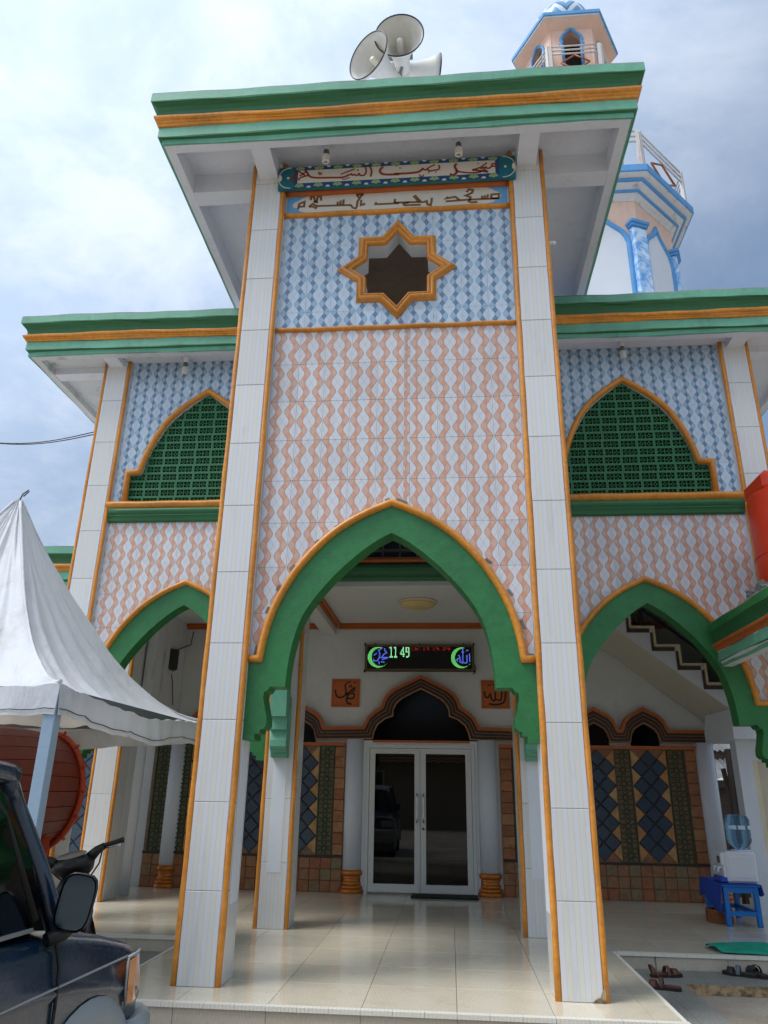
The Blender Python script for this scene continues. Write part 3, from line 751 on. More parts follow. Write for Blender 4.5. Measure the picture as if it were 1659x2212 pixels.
def wing(cx, xl, xr):
    Y = 8.06
    hw = (xr-xl)/2; sx = 0.945; dz = -0.075
    H = arch_hole(cx, 1.0, dz, sx); H = [(max(xl-.02, min(xr+.02, (xl-.02 if i in (0, 1) else (xr+.02 if i >= len(H)-2 else p[0])))), p[1] if p[1] > 0 else -1) for i, p in enumerate(H)]
    ws = smoothpts(WI, 3) + [(.89, 4.888), (.88, 4.51)]
    win = [(cx-a, z) for a, z in ws[::-1]] + [(cx+a, z) for a, z in ws[1:]]
    w = MB().slab([rect(xl-0.01, xr+0.01, 0.5, 6.5)], [H, win], Y+0.011, Y+0.11).build('wing_wall', 'white_plaster', MOS)
    cols = [(xr-0.012-.2455*(i+1), xr-0.012-.2455*(i+1), xr-0.012-.2455*i) for i in range(9)]
    lay(w, 'tile_red', TR, cols, [4.146+.388*j for j in range(-6, 1)], Y+0.0125, (xl+.01, xr-.01, 2.2, 4.262), [H], th=0.393)
    wo = smoothpts(WO, 3) + [(.945, 4.945), (.94, 4.5)]
    wout = [(cx-a, z) for a, z in wo[::-1]] + [(cx+a, z) for a, z in wo[1:]]
    lay(w, 'tile_blue', TB, cols, [4.523+.381*j for j in range(0, 6)], Y+0.0125, (xl+.01, xr-.01, 4.525, 6.497), [wout], th=0.381)
    # window
    f = MB().sweep([((a[0]+b[0])/2, (a[1]+b[1])/2) for a, b in zip(wout, win)], half_round(0.072, 0.05), Y-0.002).build('window', 'orange', MOS)
    c0 = cx - 0.1
    for i in range(-5, 6):
        for j in range(0, 15):
            bx0 = c0 + i*LW + (0.012 if j % 2 else 0); bz = 4.515 + j*LH - (0.02)
            if any(inpoly((bx0+u*LW, bz+v*LH), win) for u in (0.02, .3, .5, .7, .98) for v in (0.02, .35, .65, .98)) and bx0 > xl-.15 and bx0+LW < xr+.15:
                inst('lattice_block', LATM, f, (bx0, Y+0.016, bz))
    arch(cx, min(cx-xl, xr-cx)-0.002, Y-0.03, Y+0.16, dz, sx)
    # sill and green moulding
    hb = MB(); prof = [(-0.05, -0.01), (-0.05, 0.03), (-0.042, 0.045), (-0.02, 0.07), (0.0, 0.085), (0.02, 0.085), (0.036, 0.07), (0.05, 0.05), (0.05, -0.01)]
    hb.sweep(wob(line((xl-.03, 4.472), (xr+.03, 4.472), 20), .003), prof, Y).build('sill_moulding', 'orange', w)
    gp = [(-0.08, -0.01), (-0.08, 0.03), (-0.06, 0.045), (-0.012, 0.04), (-0.008, 0.052), (0.0, 0.055), (0.004, 0.045), (0.014, 0.046), (0.02, 0.06), (0.05, 0.07), (0.08, 0.07), (0.08, -0.01)]
    MB().sweep(line((xl+.012, 4.341), (xr-.012, 4.341), 12), gp, Y).build('green_moulding', 'green_deep', w)
    return w
wing(-3.01, -4.085, -1.945)
wing(2.17, 1.03, 3.36)

# ---- back wall, floors above, ceiling
YW = 10.85
back = MB().slab([rect(-4.6, 3.60, -0.15, 6.5)], [], YW+0.03, YW+0.2).build('back_wall', 'white_wall', MOS)
MB().box(-4.42, -4.24, 8.36, 10.87, 3.6, 6.49).build('upper_closing_wall', 'white_wall', MOS)
MB().box(3.50, 3.68, 8.36, 10.87, 3.6, 6.49).build('upper_closing_wall', 'white_wall', MOS)
MB().box(-1.72, -1.60, 8.36, 10.87, 3.705, 6.49).build('upper_closing_wall', 'white_wall', MOS); MB().box(0.70, 0.82, 8.36, 10.87, 3.705, 6.49).build('upper_closing_wall', 'white_wall', MOS)  # inner pair added, unseen, to keep the wing rooms dark behind the lattice
MB().slab([rect(8.36, 11.05, 2.31, 3.615)], [], 3.63, 3.74, 'YZ').build('side_wall', 'white_wall', MOS); MB().box(3.595, 3.66, 10.885, 11.05, 2.0, 6.4).build('corner_wall', 'white_wall', MOS)
ceil = MB().box(-4.4, 3.65, 8.18, 10.87, 3.62, 3.70).build('ceiling', 'white_wall', MOS)
for x in (-1.77, 0.8525):
    MB().box(x-0.095, x+0.095, 8.2, YW+.02, 3.46, 3.619).build('ceiling_beam', 'white_wall', ceil)
    for s in (-1, 1):
        MB().box(x+s*0.135-.035, x+s*0.135+.035, 8.3, YW-.03, 3.575, 3.617).box(x+s*0.113-.016, x+s*.113+.016, 8.3, YW-.03, 3.545, 3.58).build('ceiling_cornice', 'orange_dark', ceil)
for a, b in ((-4.35, -1.92), (-1.62, 0.70), (1.0, 3.15)):
    MB().box(a, b, YW-0.05, YW+0.031, 3.575, 3.617).box(a, b, YW-0.02, YW+0.031, 3.54, 3.578).build('ceiling_cornice', 'orange_dark', ceil)
# balcony edge between the inner pillars
bal = MB().box(-1.6, 0.69, 8.09, 8.19, 3.46, 3.72).build('balcony_edge', 'white_wall', MOS)
MB().sweep(line((-1.6, 3.61), (0.69, 3.61), 6), [(-0.095, -.01), (-0.095, 0.03), (-0.05, 0.045), (-0.01, 0.045), (-.005, .06), (.02, .06), (.03, .07), (.09, .08), (.095, -.01)], 8.09).build('green_moulding', 'green_deep', bal)
MB().sweep(line((-1.6, 3.75), (0.69, 3.75), 6), half_round(0.09, 0.09), 8.09).build('orange_moulding', 'orange_dark', bal)
MB().box(-1.59, 0.68, 9.0, 9.06, 3.70, 6.4).build('upper_shade_sheet', 'brown_dark', MOS)  # added dark sheet so the opening behind the balcony looks unlit
rail = MB()
for z in (3.90, 4.35): rail.box(-1.6, 0.69, 8.13, 8.16, z-0.015, z+0.015)
for k in range(12): rail.box(-1.55+k*.2, -1.53+k*.2, 8.135, 8.155, 3.72, 4.36)
rail.build('balcony_railing', 'grey_metal', MOS)
wh = MB(); cxw = px(880, 1172, Y=8.12)
ring = [(cxw.x+.06*math.cos(a), 8.12, cxw.z+.06*math.sin(a)) for a in [2*PI*k/16 for k in range(17)]]
wh.tube(ring, 0.007, 6)
for k in range(4): wh.tube([(cxw.x+.055*math.cos(k*PI/4), 8.12, cxw.z+.055*math.sin(k*PI/4)), (cxw.x-.055*math.cos(k*PI/4), 8.12, cxw.z-.055*math.sin(k*PI/4))], .005, 5)
wh.build('railing_wheel', 'rail_rust', MOS)

MB().box(-4.6, 3.5, 11.25, 16.0, -0.2, 6.3).build('prayer_hall', 'white_wall', MOS)
# ---- lower back wall: mouldings, lunettes
dpt = lambda x, y: px(707.8+.24666*x, 1448.9+.24666*y, Y=YW)
O_ = [(-150, 492), (200, 490), (305, 488), (330, 450), (352, 410), (400, 362), (468, 312), (490, 255), (520, 207), (570, 165), (640, 130), (720, 92), (818, 42)]
I_ = [(-150, 602), (200, 602), (398, 600), (412, 535), (440, 475), (505, 425), (575, 400), (580, 340), (605, 292), (650, 250), (700, 222), (755, 195), (816, 165)]
def mirror(P, c): return P + [(2*c-x, z) for x, z in P[-2::-1]]
Op = [(q.x, q.z) for q in (dpt(*p) for p in O_)]; Ip = [(q.x, q.z) for q in (dpt(*p) for p in I_)]
cdoor = (Op[-1][0]+Ip[-1][0])/2; zb = Ip[0][1]
Op = [(x, z) for x, z in Op]; Op[-1] = (cdoor, Op[-1][1]); Ip[-1] = (cdoor, Ip[-1][1])
zt = Op[0][1]
Op[0] = (-1.757, zt); Ip[0] = (-1.757, zb)
A1, B1 = mirror(Op, cdoor), mirror(Ip, cdoor)
def mould(A, B, name='window_arch'):
    g = MB().strip(A, B, 0.0, 0.24, YW-0.075, YW+0.031).build(name, 'orange_dark', back)
    MB().strip(A, B, 0.24, 0.42, YW-0.055, YW+0.031).build('dark_band', 'brown_dark', g)
    MB().strip(A, B, 0.42, 0.46, YW-0.064, YW+0.031).build('gold_line', 'stone_orange', g)
    MB().strip(A, B, 0.46, 0.65, YW-0.045, YW+0.031).build('dark_band', 'brown_dark', g)
    MB().strip(A, B, 0.65, 0.69, YW-0.054, YW+0.031).build('gold_line', 'stone_orange', g)
    MB().strip(A, B, 0.69, 0.90, YW-0.035, YW+0.031).build('dark_band', 'brown_dark', g)
    MB().strip(A, B, 0.90, 1.0, YW-0.042, YW+0.031).build('gold_line', 'stone_orange', g)
    return g
gm = mould(A1, B1)
lun = [p for p in B1 if p[1] > zb+0.005]
MB().slab([[(lun[0][0], zb)] + lun + [(lun[-1][0], zb)]][::-1], [], YW+0.0, YW+0.028).build('lunette_glass', 'lunette_glass', gm)
MB().box(B1[2][0], B1[-3][0], YW-0.04, YW+.03, zb-0.03, zb).build('lunette_sill', 'orange_dark', gm)
# small side arches
so_ = [(-0.335, zt), (-0.30, zt+.05), (-0.27, zt+.13), (-0.20, zt+.2), (-0.10, zt+.25), (0.0, zt+.305)]
si_ = [(-0.185, zb-.06), (-0.185, zb+.06), (-0.17, zb+.12), (-0.13, zb+.18), (-0.06, zb+.225), (0.0, zb+.255)]
for grp, ends in (((-2.10, -2.78, -3.46), -4.3), ((1.33, 2.01, 2.69), 3.60)):
    for c in grp:
        A = mirror([(c+x, z) for x, z in so_], c); B = mirror([(c+x, z) for x, z in si_], c)
        B[0] = (c-.20, zb); B[-1] = (c+.20, zb)
        A = [(c-.34, zt)] + A + [(c+.34, zt)]; B = [(c-.34, zb)] + B + [(c+.34, zb)]
        g = mould(A, B)
        MB().slab([[(c-.198, zb-.08)] + B[2:-2] + [(c+.198, zb-.08)]], [], YW+0.0, YW+0.028).build('lunette_glass', 'lunette_glass', g)
A = [(3.03, zt), (3.60, zt)]; B = [(3.03, zb), (3.60, zb)]; mould(A, B, 'band_end')
A = [(-4.3, zt), (-3.80, zt)]; B = [(-4.3, zb), (-3.80, zb)]; mould(A, B, 'band_end')
xr_ = 2*cdoor+1.757+.0005; mould([(xr_, zt), (0.9895, zt)], [(xr_, zb), (0.9895, zb)], 'band_end')

# ---- lower back wall: stone, glass block and grille panels
ZL0, ZL1 = 0.43, 1.86
SB = tile_mesh('stone_block', 0.145, 0.1435, 0.022, 'stone_mixed', 0.006, 0.0025)
SO = tile_mesh('stone_block', 0.145, 0.1435, 0.022, 'stone_orange', 0.006, 0.0025)
def dmesh(h, t, name, mat, ins=0.012):
    m = MB(); a = h; c = h-ins
    vs = [(0, 0, -a), (a, 0, 0), (0, 0, a), (-a, 0, 0), (0, -t*.6, -a), (a, -t*.6, 0), (0, -t*.6, a), (-a, -t*.6, 0), (0, -t, -c), (c, -t, 0), (0, -t, c), (-c, -t, 0)]
    fs = [(i, (i+1) % 4, 4+(i+1) % 4, 4+i) for i in range(4)] + [(4+i, 4+(i+1) % 4, 8+(i+1) % 4, 8+i) for i in range(4)] + [(8, 9, 10, 11)]
    return m.add(vs, fs).mesh(name, mat)
GBM = dmesh(0.112, 0.03, 'glass_block', 'glass_block')
tri = MB(); tri.add([(0, 0, -.115), (0, 0, .115), (.112, 0, 0), (0, -.02, -.112), (0, -.02, .112), (.108, -.02, 0)], [(3, 5, 4), (0, 2, 5, 3), (2, 1, 4, 5), (1, 0, 3, 4)])
TRI = tri.mesh('stone_wedge', 'stone_tan')
GR = MB()
for s in (-1, 1): GR.box(s*.103-.007, s*.103+.007, -.03, 0, 0, .178)
GR.box(-.096, .096, -.028, 0, 0, .010); GR.box(-.096, .096, -.028, 0, .168, .178)
rg = [(.034*math.cos(2*PI*k/10), -.016, .089+.034*math.sin(2*PI*k/10)) for k in range(11)]
GR.tube(rg, .009, 5, False)
for k in range(8):
    a = 2*PI*(k+.5)/8; GR.bar((.04*math.cos(a), -.012, .089+.04*math.sin(a)), (.088*math.cos(a), -.012, .089+.078*math.sin(a)), .014, .016)
GRM = GR.mesh('grille_block', 'grille_dark')
low = MB().box(-4.25, -1.47, YW, YW+0.029, 0.0, 1.90).build('wall_panel', 'stone_mixed', MOS); lowR = MB().box(0.69, 3.345, YW, YW+0.029, 0.0, 1.90).build('wall_panel', 'stone_mixed', MOS)
for x0, x1 in ((-4.25, -1.467), (0.69, 3.345)):
    pw_ = low if x0 < 0 else lowR
    MB().box(x0, x1, YW-0.045, YW-.0005, 1.862, 1.905).build('panel_rail', 'orange_dark', pw_)
    MB().box(x0, x1, YW-0.035, YW-.0005, 0.424, 0.446).build('panel_rail', 'brown_dark', pw_)
def stones(x0, x1, n):
    w = (x1-x0)/n
    for r in range(3):
        for k in range(n): inst('stone_block', SB, low if x0 < 0 else lowR, (x0+k*w, YW-.0005+random.uniform(0, .004), r*0.141), (0, 0, 0), (w/0.145, 1, .98))
stones(-4.25, -1.467, 19); stones(0.69, 3.345, 18)
def brickcol(x0, w):
    for k in range(10): inst('stone_block', SO, low if x0 < 0 else lowR, (x0, YW-.0005+random.uniform(0, .003), ZL0+.018+k*0.1405), (0, 0, 0), (w/0.145, 1, .975))
def grille(x0):
    for k in range(8): inst('grille_block', GRM, low if x0 < 0 else lowR, (x0+.11, YW-.0005, ZL0+.015+k*.1765))
def diamonds(x0, w=0.47):
    c = x0+w/2; q = w/4
    for r in range(12):
        z = ZL1 - 0.118 - r*0.1175 + 0.0
        if z < ZL0+.1: continue
        for dx in ((0,) if r % 2 == 0 else (-q, q)): inst('glass_block', GBM, low if x0 < 0 else lowR, (c+dx, YW-.0005, z))
        if r % 2 == 0 and r > 0 or r == 0:
            inst('stone_wedge', TRI, low if x0 < 0 else lowR, (x0+.002, YW-.0005, z)); inst('stone_wedge', TRI, low if x0 < 0 else lowR, (x0+w-.002, YW-.0005-0.0, z), (0, PI, 0))
brickcol(-1.615, .15)
for k in range(3): grille(-1.835-k*.69); diamonds(-2.305-k*.69)
grille(-3.91); grille(-4.20)
brickcol(.69, .17)
for k in range(3): grille(.865+k*.69); diamonds(1.09+k*.69)
grille(2.955); brickcol(3.185, .155)
# engaged columns with turned gold feet
def column(x, hw, y=YW+.03):
    c = MB().lathe([(hw, 0.25), (hw, 1.955)], 20, Matrix.Translation((x, y, 0))).build('engaged_column', 'white_plaster', MOS)
    MB().lathe([(hw*1.3, 0.0), (hw*1.34, 0.02), (hw*1.32, .045), (hw*1.18, 0.055), (hw*1.24, 0.07), (hw*1.22, .085), (hw*1.06, 0.10), (hw*1.10, .115), (hw*1.08, .13), (hw*.97, 0.145), (hw*.95, .175), (hw*1.04, .185), (hw*1.02, .20), (hw*1.14, 0.215), (hw*1.2, .235), (hw*1.18, 0.265), (hw*1.06, 0.278), (hw*.9, .279)], 24, Matrix.Translation((x, y, 0)), 0, False).build('column_foot', 'gold', c)
column(-1.335, .128); column(0.515, .128); column(3.46, .125); column(-3.90, .115)
# pier and thick wall at the left side of the porch
MB().box(-4.43, -4.13, 9.73, 9.96, 0, 3.6).build('side_pier', 'white_wall', MOS)
MB().lathe([(.11, 0.0), (.11, 3.6)], 20, Matrix.Translation((-4.16, 10.02, 0))).build('engaged_column', 'white_plaster', MOS)
wsl = MB().slab([rect(9.75, 10.86, 1.98, 3.62)], [], -4.10, -3.97, 'YZ').build('side_wall', 'white_stained', MOS)

# ---- entrance door
DX0, DX1 = -1.165, 0.345; DZ = 1.89
dr = MB().box(DX0, DX0+.045, YW-.03, YW+.05, 0, DZ).box(DX1-.045, DX1, YW-.03, YW+.05, 0, DZ).box(DX0+.045, DX1-.045, YW-.03, YW+.05, DZ-.05, DZ).build('door', 'alu', MOS)
MB().box(DX0-.045, DX0-.002, YW-.012, YW+.05, 0, DZ+.05).box(DX1+.002, DX1+.045, YW-.012, YW+.05, 0, DZ+.05).box(DX0-.002, DX1+.002, YW-.012, YW+.05, DZ+.002, DZ+.05).build('door_surround', 'white_plaster', dr)
xm = (DX0+DX1)/2
for s, a, b in ((-1, DX0+.05, xm-.003), (1, xm+.003, DX1-.05)):
    lf = MB().box(a, a+.075, YW-.022, YW+.02, .02, DZ-.055).box(b-.075, b, YW-.022, YW+.02, .02, DZ-.055).box(a+.075, b-.075, YW-.022, YW+.02, DZ-.125, DZ-.055).box(a+.075, b-.075, YW-.022, YW+.02, .02, .12).build('door_leaf', 'alu', dr)
    MB().box(a+.076, b-.076, YW-.004, YW+.004, .121, DZ-.126).build('glass_pane', 'door_glass', dr)
    hx = (b-.04) if s < 0 else (a+.04)
    MB().tube([(hx, YW-.022, .88), (hx, YW-.06, .89), (hx, YW-.066, .93), (hx, YW-.066, 1.19), (hx, YW-.06, 1.23), (hx, YW-.022, 1.24)], .011, 8).build('handle', 'chrome', dr)
MB().lathe([(.018, 0), (.018, .012), (.008, .014)], 12, Matrix.Translation((xm+.043, YW-.022, .80)) @ Matrix.Rotation(PI/2, 4, 'X')).build('lock', 'grey_metal', dr)

# ---- stairs in the right-hand bay
stw = MB(); X0s, Z0s = 2.35, 3.31; RU, RI = 0.29, 0.238
prof = []
for k in range(-2, 5): prof += [(X0s+RU*k, Z0s-RI*k), (X0s+RU*(k+1), Z0s-RI*k)]
slope = -0.7735; so0 = px(*(1316.1, 1271.9+.2067*375), Y=9.65)
xa, xb = prof[0][0], 3.62
prof = [p for p in prof if p[0] <= xb] + [(xb, Z0s-RI*4)]
under = [(xb, so0.z+slope*(xb-so0.x)), (xa, so0.z+slope*(xa-so0.x))]
stairs = MB().slab([prof+under], [], 9.65, 10.86).build('stairs', 'stair_soffit', MOS)
MB().slab([prof+under], [], 9.643, 9.65).build('stair_side', 'white_plaster', stairs)
for k in range(-2, 5):
    x, z = X0s+RU*k, Z0s-RI*k
    MB().box(x-.045, x+RU-.05, 9.632, 9.642, z-.075, z-.025).box(x-.045, x+.01, 9.632, 9.642, z-.03, z+RI-.075).build('skirting_tile', 'brown_tile', stairs)
    MB().box(x-.01, x+RU+.012, 9.60, 10.85, z-.018, z+.006).box(x-.012, x+.012, 9.60, 9.66, z+.0, z+RI-.018).build('step_nosing', 'cream', stairs)
hr = MB(); 
for dzz in (0.32, 0.62): hr.bar((1.9, 9.72, Z0s+.45*RI/RU+dzz+.1), (3.6, 9.72, Z0s-1.25*RI/RU+dzz+.1), .03)
hr.bar((2.52, 9.72, Z0s-.1), (2.52, 9.72, 4.2), .04)
pc = [(2.43+.03*math.sin(t*PI*2)*1.0, 9.72, 3.36+.22*t) for t in [k/20 for k in range(21)]]
hr.tube(pc, .007, 5)
hr.tube([(2.43+.045*math.cos(a), 9.72, 3.66+.045*math.sin(a)) for a in [2*PI*k/14 for k in range(15)]], .008, 5)
hr.bar((2.36, 9.72, 3.3), (2.36, 9.72, 4.0), .012)
hr.build('stair_railing', 'iron_dark', stairs)
MB().slab([[(3.42, 2.06), (3.42, 1.93), (3.62, 1.93), (3.95, 1.93), (3.95, 2.30), (3.46, 2.30)]], [], 9.55, 10.6).build('landing_beam', 'white_plaster', MOS)
# wall with a doorway right of the porch
MB().box(3.55, 3.72, 9.9, 10.1, -0.0, 1.93).box(3.72, 4.9, 9.95, 10.1, 1.70, 1.93).build('store_wall', 'white_plaster', MOS)
sd_ = MB().box(3.79, 4.7, 9.97, 10.03, 0.0, 1.70).build('store_door', 'door_leaf', MOS)
MB().box(3.721, 3.788, 9.93, 10.03, 0, 1.699).build('door_frame', 'cream', sd_)
MB().lathe([(.02, 0), (.03, .02), (.012, .05)], 10, Matrix.Translation((3.84, 9.97, .93)) @ Matrix.Rotation(PI/2, 4, 'X')).build('door_knob', 'iron_dark', sd_)
MB().tube([(3.83, 9.965, .60), (3.86, 9.95, .58), (3.86, 9.95, .50), (3.83, 9.965, .48)], .006, 6).build('hasp', 'grey_metal', sd_)

# ================================================================== porch floor and ground
gnd = MB().add([(-400, -400, -0.20), (400, -400, -0.20), (400, 400, -0.20), (-400, 400, -0.20)], [(0, 1, 2, 3)]).build('ground', 'ground'); tag(gnd, 'rough earth and worn concrete yard with patches of moss', 'ground', kind='structure')
flo = MB().box(-2.372, 1.398, 5.36, 10.86, -0.19, -0.012).box(-6.2, -2.373, 7.48, 10.86, -0.19, -0.012).box(1.399, 4.8, 7.48, 10.86, -0.19, -0.012).build('porch_floor', 'mortar'); tag(flo, 'raised beige tiled porch floor with a ribbed white edge', 'floor', kind='structure')
FT = MB()
g = .0015; FT.add([(g, g, -.012), (.6-g, g, -.012), (.6-g, .6-g, -.012), (g, .6-g, -.012), (g, g, -.001), (.6-g, g, -.001), (.6-g, .6-g, -.001), (g, .6-g, -.001), (g+.0015, g+.0015, 0), (.6-g-.0015, g+.0015, 0), (.6-g-.0015, .6-g-.0015, 0), (g+.0015, .6-g-.0015, 0)],
       [(0, 1, 5, 4), (1, 2, 6, 5), (2, 3, 7, 6), (3, 0, 4, 7), (4, 5, 9, 8), (5, 6, 10, 9), (6, 7, 11, 10), (7, 4, 8, 11), (8, 9, 10, 11)])
FTM = FT.mesh('floor_tile', 'floor_tile')
def floor_area(x0, x1, y0, y1, xo, yo):
    i0 = math.floor((x0-xo)/.6); i1 = math.ceil((x1-xo)/.6); j0 = math.floor((y0-yo)/.6); j1 = math.ceil((y1-yo)/.6)
    for i in range(i0, i1):
        for j in range(j0, j1):
            a, b = max(x0, xo+i*.6), min(x1, xo+(i+1)*.6); c, d = max(y0, yo+j*.6), min(y1, yo+(j+1)*.6)
            if b-a < .01 or d-c < .01: continue
            o = inst('floor_tile', FTM, flo, (a, c, 0), (0, 0, 0), ((b-a)/.6, (d-c)/.6, 1))
floor_area(-2.362, 1.388, 5.385, 10.85, -1.176, 5.385)
floor_area(-6.1, -2.362, 7.505, 10.85, -1.176, 7.505); floor_area(1.388, 4.75, 7.505, 10.85, .024, 7.505)
# ribbed nosing pieces and riser tiles
NS = MB(); 
for k in range(8): NS.box(.001+k*.0248, .0238+k*.0248, -.022, .03, -.022, .0045)
NS.box(.001, .199, -.018, .0305, -.022, .0025)
NSM = NS.mesh('nosing_piece', 'nosing')
def nosing(x0, x1, y):
    n = int(round((x1-x0)/.2)); w = (x1-x0)/n
    for k in range(n): inst('nosing_piece', NSM, flo, (x0+k*w, y, 0), (0, 0, 0), (w/.2, 1, 1))
nosing(-2.376, 1.424, 5.354); nosing(1.43, 4.75, 7.474); nosing(-5.6, -2.39, 7.474)
MB().box(1.389, 1.416, 5.36, 7.47, -.02, .003).build('side_nosing', 'nosing', flo); MB().box(-2.39, -2.363, 5.36, 7.47, -.02, .003).build('side_nosing', 'nosing', flo)
RT = MB().box(.0015, .5985, 0, .01, -.178, -.0225).mesh('riser_tile', 'riser_tile')
for i in range(7):
    a = max(-2.372, -2.976+.6*i); b = min(1.40, -2.376+.6*i)
    if b-a > .02: inst('riser_tile', RT, flo, (a, 5.35, 0), (0, 0, 0), ((b-a)/.6, 1, 1))
for i in range(6): inst('riser_tile', RT, flo, (1.43+.6*i-.28 if i else 1.42, 7.468, 0), (0, 0, 0), (1 if i else .53, 1, 1))
for i in range(5): inst('riser_tile', RT, flo, (-2.98-.6*i, 7.468, 0))
walk = MB().box(1.42, 1.83, 3.0, 7.0, -.199, -.128).box(1.42, 4.8, 7.0, 7.466, -.199, -.128).box(-2.9, -2.378, 3.0, 7.0, -.199, -.128).box(-5.8, -2.378, 7.0, 7.466, -.199, -.128).build('walkway', 'kerb'); tag(walk, 'low strip of grey tiles running beside the porch step', 'pavement', kind='structure')
GT = MB().box(.0015, .1985, .0015, .1985, -.01, 0).mesh('paving_tile', 'grey_tile')
for (x0, x1, y0, y1) in ((1.42, 1.83, 4.6, 7.0), (1.42, 3.42, 7.0, 7.46), (-2.79, -2.38, 4.6, 7.0), (-4.0, -2.38, 7.0, 7.46)):
    nx, ny = max(1, round((x1-x0)/.2)), max(1, round((y1-y0)/.2))
    for i in range(nx):
        for j in range(ny): inst('paving_tile', GT, walk, (x0+i*(x1-x0)/nx, y0+j*(y1-y0)/ny, -.12), (0, 0, 0), ((x1-x0)/nx/.2, (y1-y0)/ny/.2, 1))
# ================================================================== things fixed to the mosque
def dpx(x, y, X0, Y0, sc): return ((X0+sc*x)/1.80832, (Y0+sc*y)/1.80832)
# ---- painted name board under the canopy
YS = 5.70
tl, tr, bl, br = px(604, 362, Y=YS), px(1112, 337, Y=YS), px(602, 407, Y=YS), px(1112, 384, Y=YS)
z1, z0 = (tl.z+tr.z)/2, (bl.z+br.z)/2; x0, x1 = tl.x, tr.x
sg = thing('name_board', ((x0+x1)/2, YS, z0), 'long white board with red Arabic lettering and a teal flowered border under the canopy', 'sign'); bpy.context.view_layer.update()
MB().box(x0, x1, YS, YS+.035, z0, z1).build('board', 'teal', sg)
MB().box(x0+.16, x1-.16, YS-.002, YS+.001, z0+.004, z1-.004).build('border_field', 'sign_blue', sg)
wl_, wr_ = x0+.20, x1-.20
MB().box(wl_, wr_, YS-.0035, YS, z0+.062, z1-.052).build('lettering_field', 'sign_white', sg)
for zc_, sgn in ((z0+.012, 1), (z1-.010, -1)):
    n = 11
    for k in range(n):
        cx_ = wl_+.02+(wr_-wl_-.04)*k/(n-1); fl = MB(); c = Vector((cx_, zc_))
        for a in (-65, -25, 25, 65):
            t = math.radians(90+a); u = Vector((math.cos(t), math.sin(t)*sgn)); v = Vector((-u.y, u.x))
            P = [c+u*.004-v*.004, c+u*.048-v*.014, c+u*.048+v*.014, c+u*.004+v*.004]
            P = [(p.x, max(z0+.002, min(z1-.002, p.y))) for p in P]
            fl.slab([P], [], YS-.0045, YS-.001)
        fl.slab([[(cx_+.012*math.cos(2*PI*j/8), zc_+.008*math.sin(2*PI*j/8)) for j in range(8)]], [], YS-.005, YS-.001)
        fl.build('flower', 'petal', sg)
        if k < n-1:
            cc = cx_+(wr_-wl_-.04)/(n-1)/2
            MB().slab([[(cc+.022*math.cos(PI*j/8), zc_-.01*sgn+.022*math.sin(PI*j/8)*sgn) for j in range(9)]], [], YS-.0045, YS-.001).build('white_dot', 'sign_white', sg)
cu = MB()
for xx, s in ((x0, 1), (x1, -1)):
    for zc_, t in ((z0, 1), (z1, -1)):
        P = [(xx+s*.012+s*.12*math.cos(a), zc_+t*(.11-.10*math.sin(a))) for a in [PI/2*k/8 for k in range(9)]]
        P = [(xx+s*(.13-.12*math.sin(a)), zc_+t*(.005+.10*(1-math.cos(a)))) for a in [PI/2*k/8 for k in range(9)]]
        cu.sweep(P, [(-.004, -.001), (-.004, .003), (.004, .003), (.004, -.001)], YS)
    zc_ = (z0+z1)/2
    cu.slab([[(xx+s*.035*math.sin(a), zc_+.05*math.cos(a)) for a in [PI*k/10 for k in range(11)]]], [], YS-.003, YS-.0005)
    cu.slab([[(xx+s*.10+.014*math.cos(a), zc_+.014*math.sin(a)) for a in [2*PI*k/10 for k in range(10)]]], [], YS-.003, YS-.0005)
cu.build('corner_ornament', 'sign_white', sg)
LA = [[(262,285),(235,288),(222,312),(240,330),(264,315),(262,288)], [1.3,(222,318),(205,350),(215,375),(240,382)], [1.5,(218,238),(228,236)], [1.2,(285,228),(300,245),(350,275),(388,302)],
      [1.5,(395,228),(430,290),(470,322),(560,332),(700,330),(870,328),(920,318),(980,290)], [(400,242),(350,288),(312,306)], [1.2,(430,302),(340,325),(308,345),(303,368)], [.8,(572,250),(576,285),(608,285),(605,268),(580,270)],
      [(870,285),(960,250),(1060,212)], [1.2,(980,290),(1000,290),(1010,278),(1030,298),(1055,285),(1075,300),(1100,295),(1115,275),(1135,300),(1180,298),(1205,270),(1212,235),(1200,185)],
      [1.3,(1262,185),(1285,240),(1272,315)], [.7,(1085,228),(1100,232),(1110,220)], [.7,(885,348),(930,352),(960,335),(990,335)], [1.7,(1440,185),(1405,215),(1400,250),(1430,280),(1500,288),(1659,285)]]
LB = [[1.7,(0,340),(150,335),(300,320),(360,290),(385,265)], [1.2,(385,282),(415,290),(440,280),(455,298),(500,300),(540,290),(580,285),(598,260),(585,225)], [(430,275),(480,245),(540,218)], [.8,(25,240),(45,232)], [1.1,(68,265),(88,262)],
      [1.6,(545,318),(556,318)], [1.5,(450,322),(464,322)], [.8,(335,350),(345,372),(375,372),(392,352)], [1.2,(1350,225),(1320,205),(1290,215),(1300,238),(1340,240),(1350,222)],
      [1.2,(1292,235),(1260,265),(1225,265),(1210,250),(1195,268),(1175,255),(1160,270),(1120,262),(1085,275),(1030,290)], [1.4,(1030,290),(1090,293),(1160,303),(1240,315)], [(1130,262),(1225,195)], [(1240,318),(1190,285),(1130,325)],
      [1.3,(1170,302),(1080,325),(960,325),(850,310),(825,290)], [1.8,(825,205),(800,240),(822,290),(825,320),(790,355),(745,350)], [(740,335),(746,352)], [.9,(1100,205),(1118,203)], [1.3,(1080,322),(1090,322)]]
strokes('red_lettering', LA, fA(YS), YS-.005, .014, 'ink_red', sg)
strokes('red_lettering', LB, fB(YS), YS-.005, .014, 'ink_red', sg)

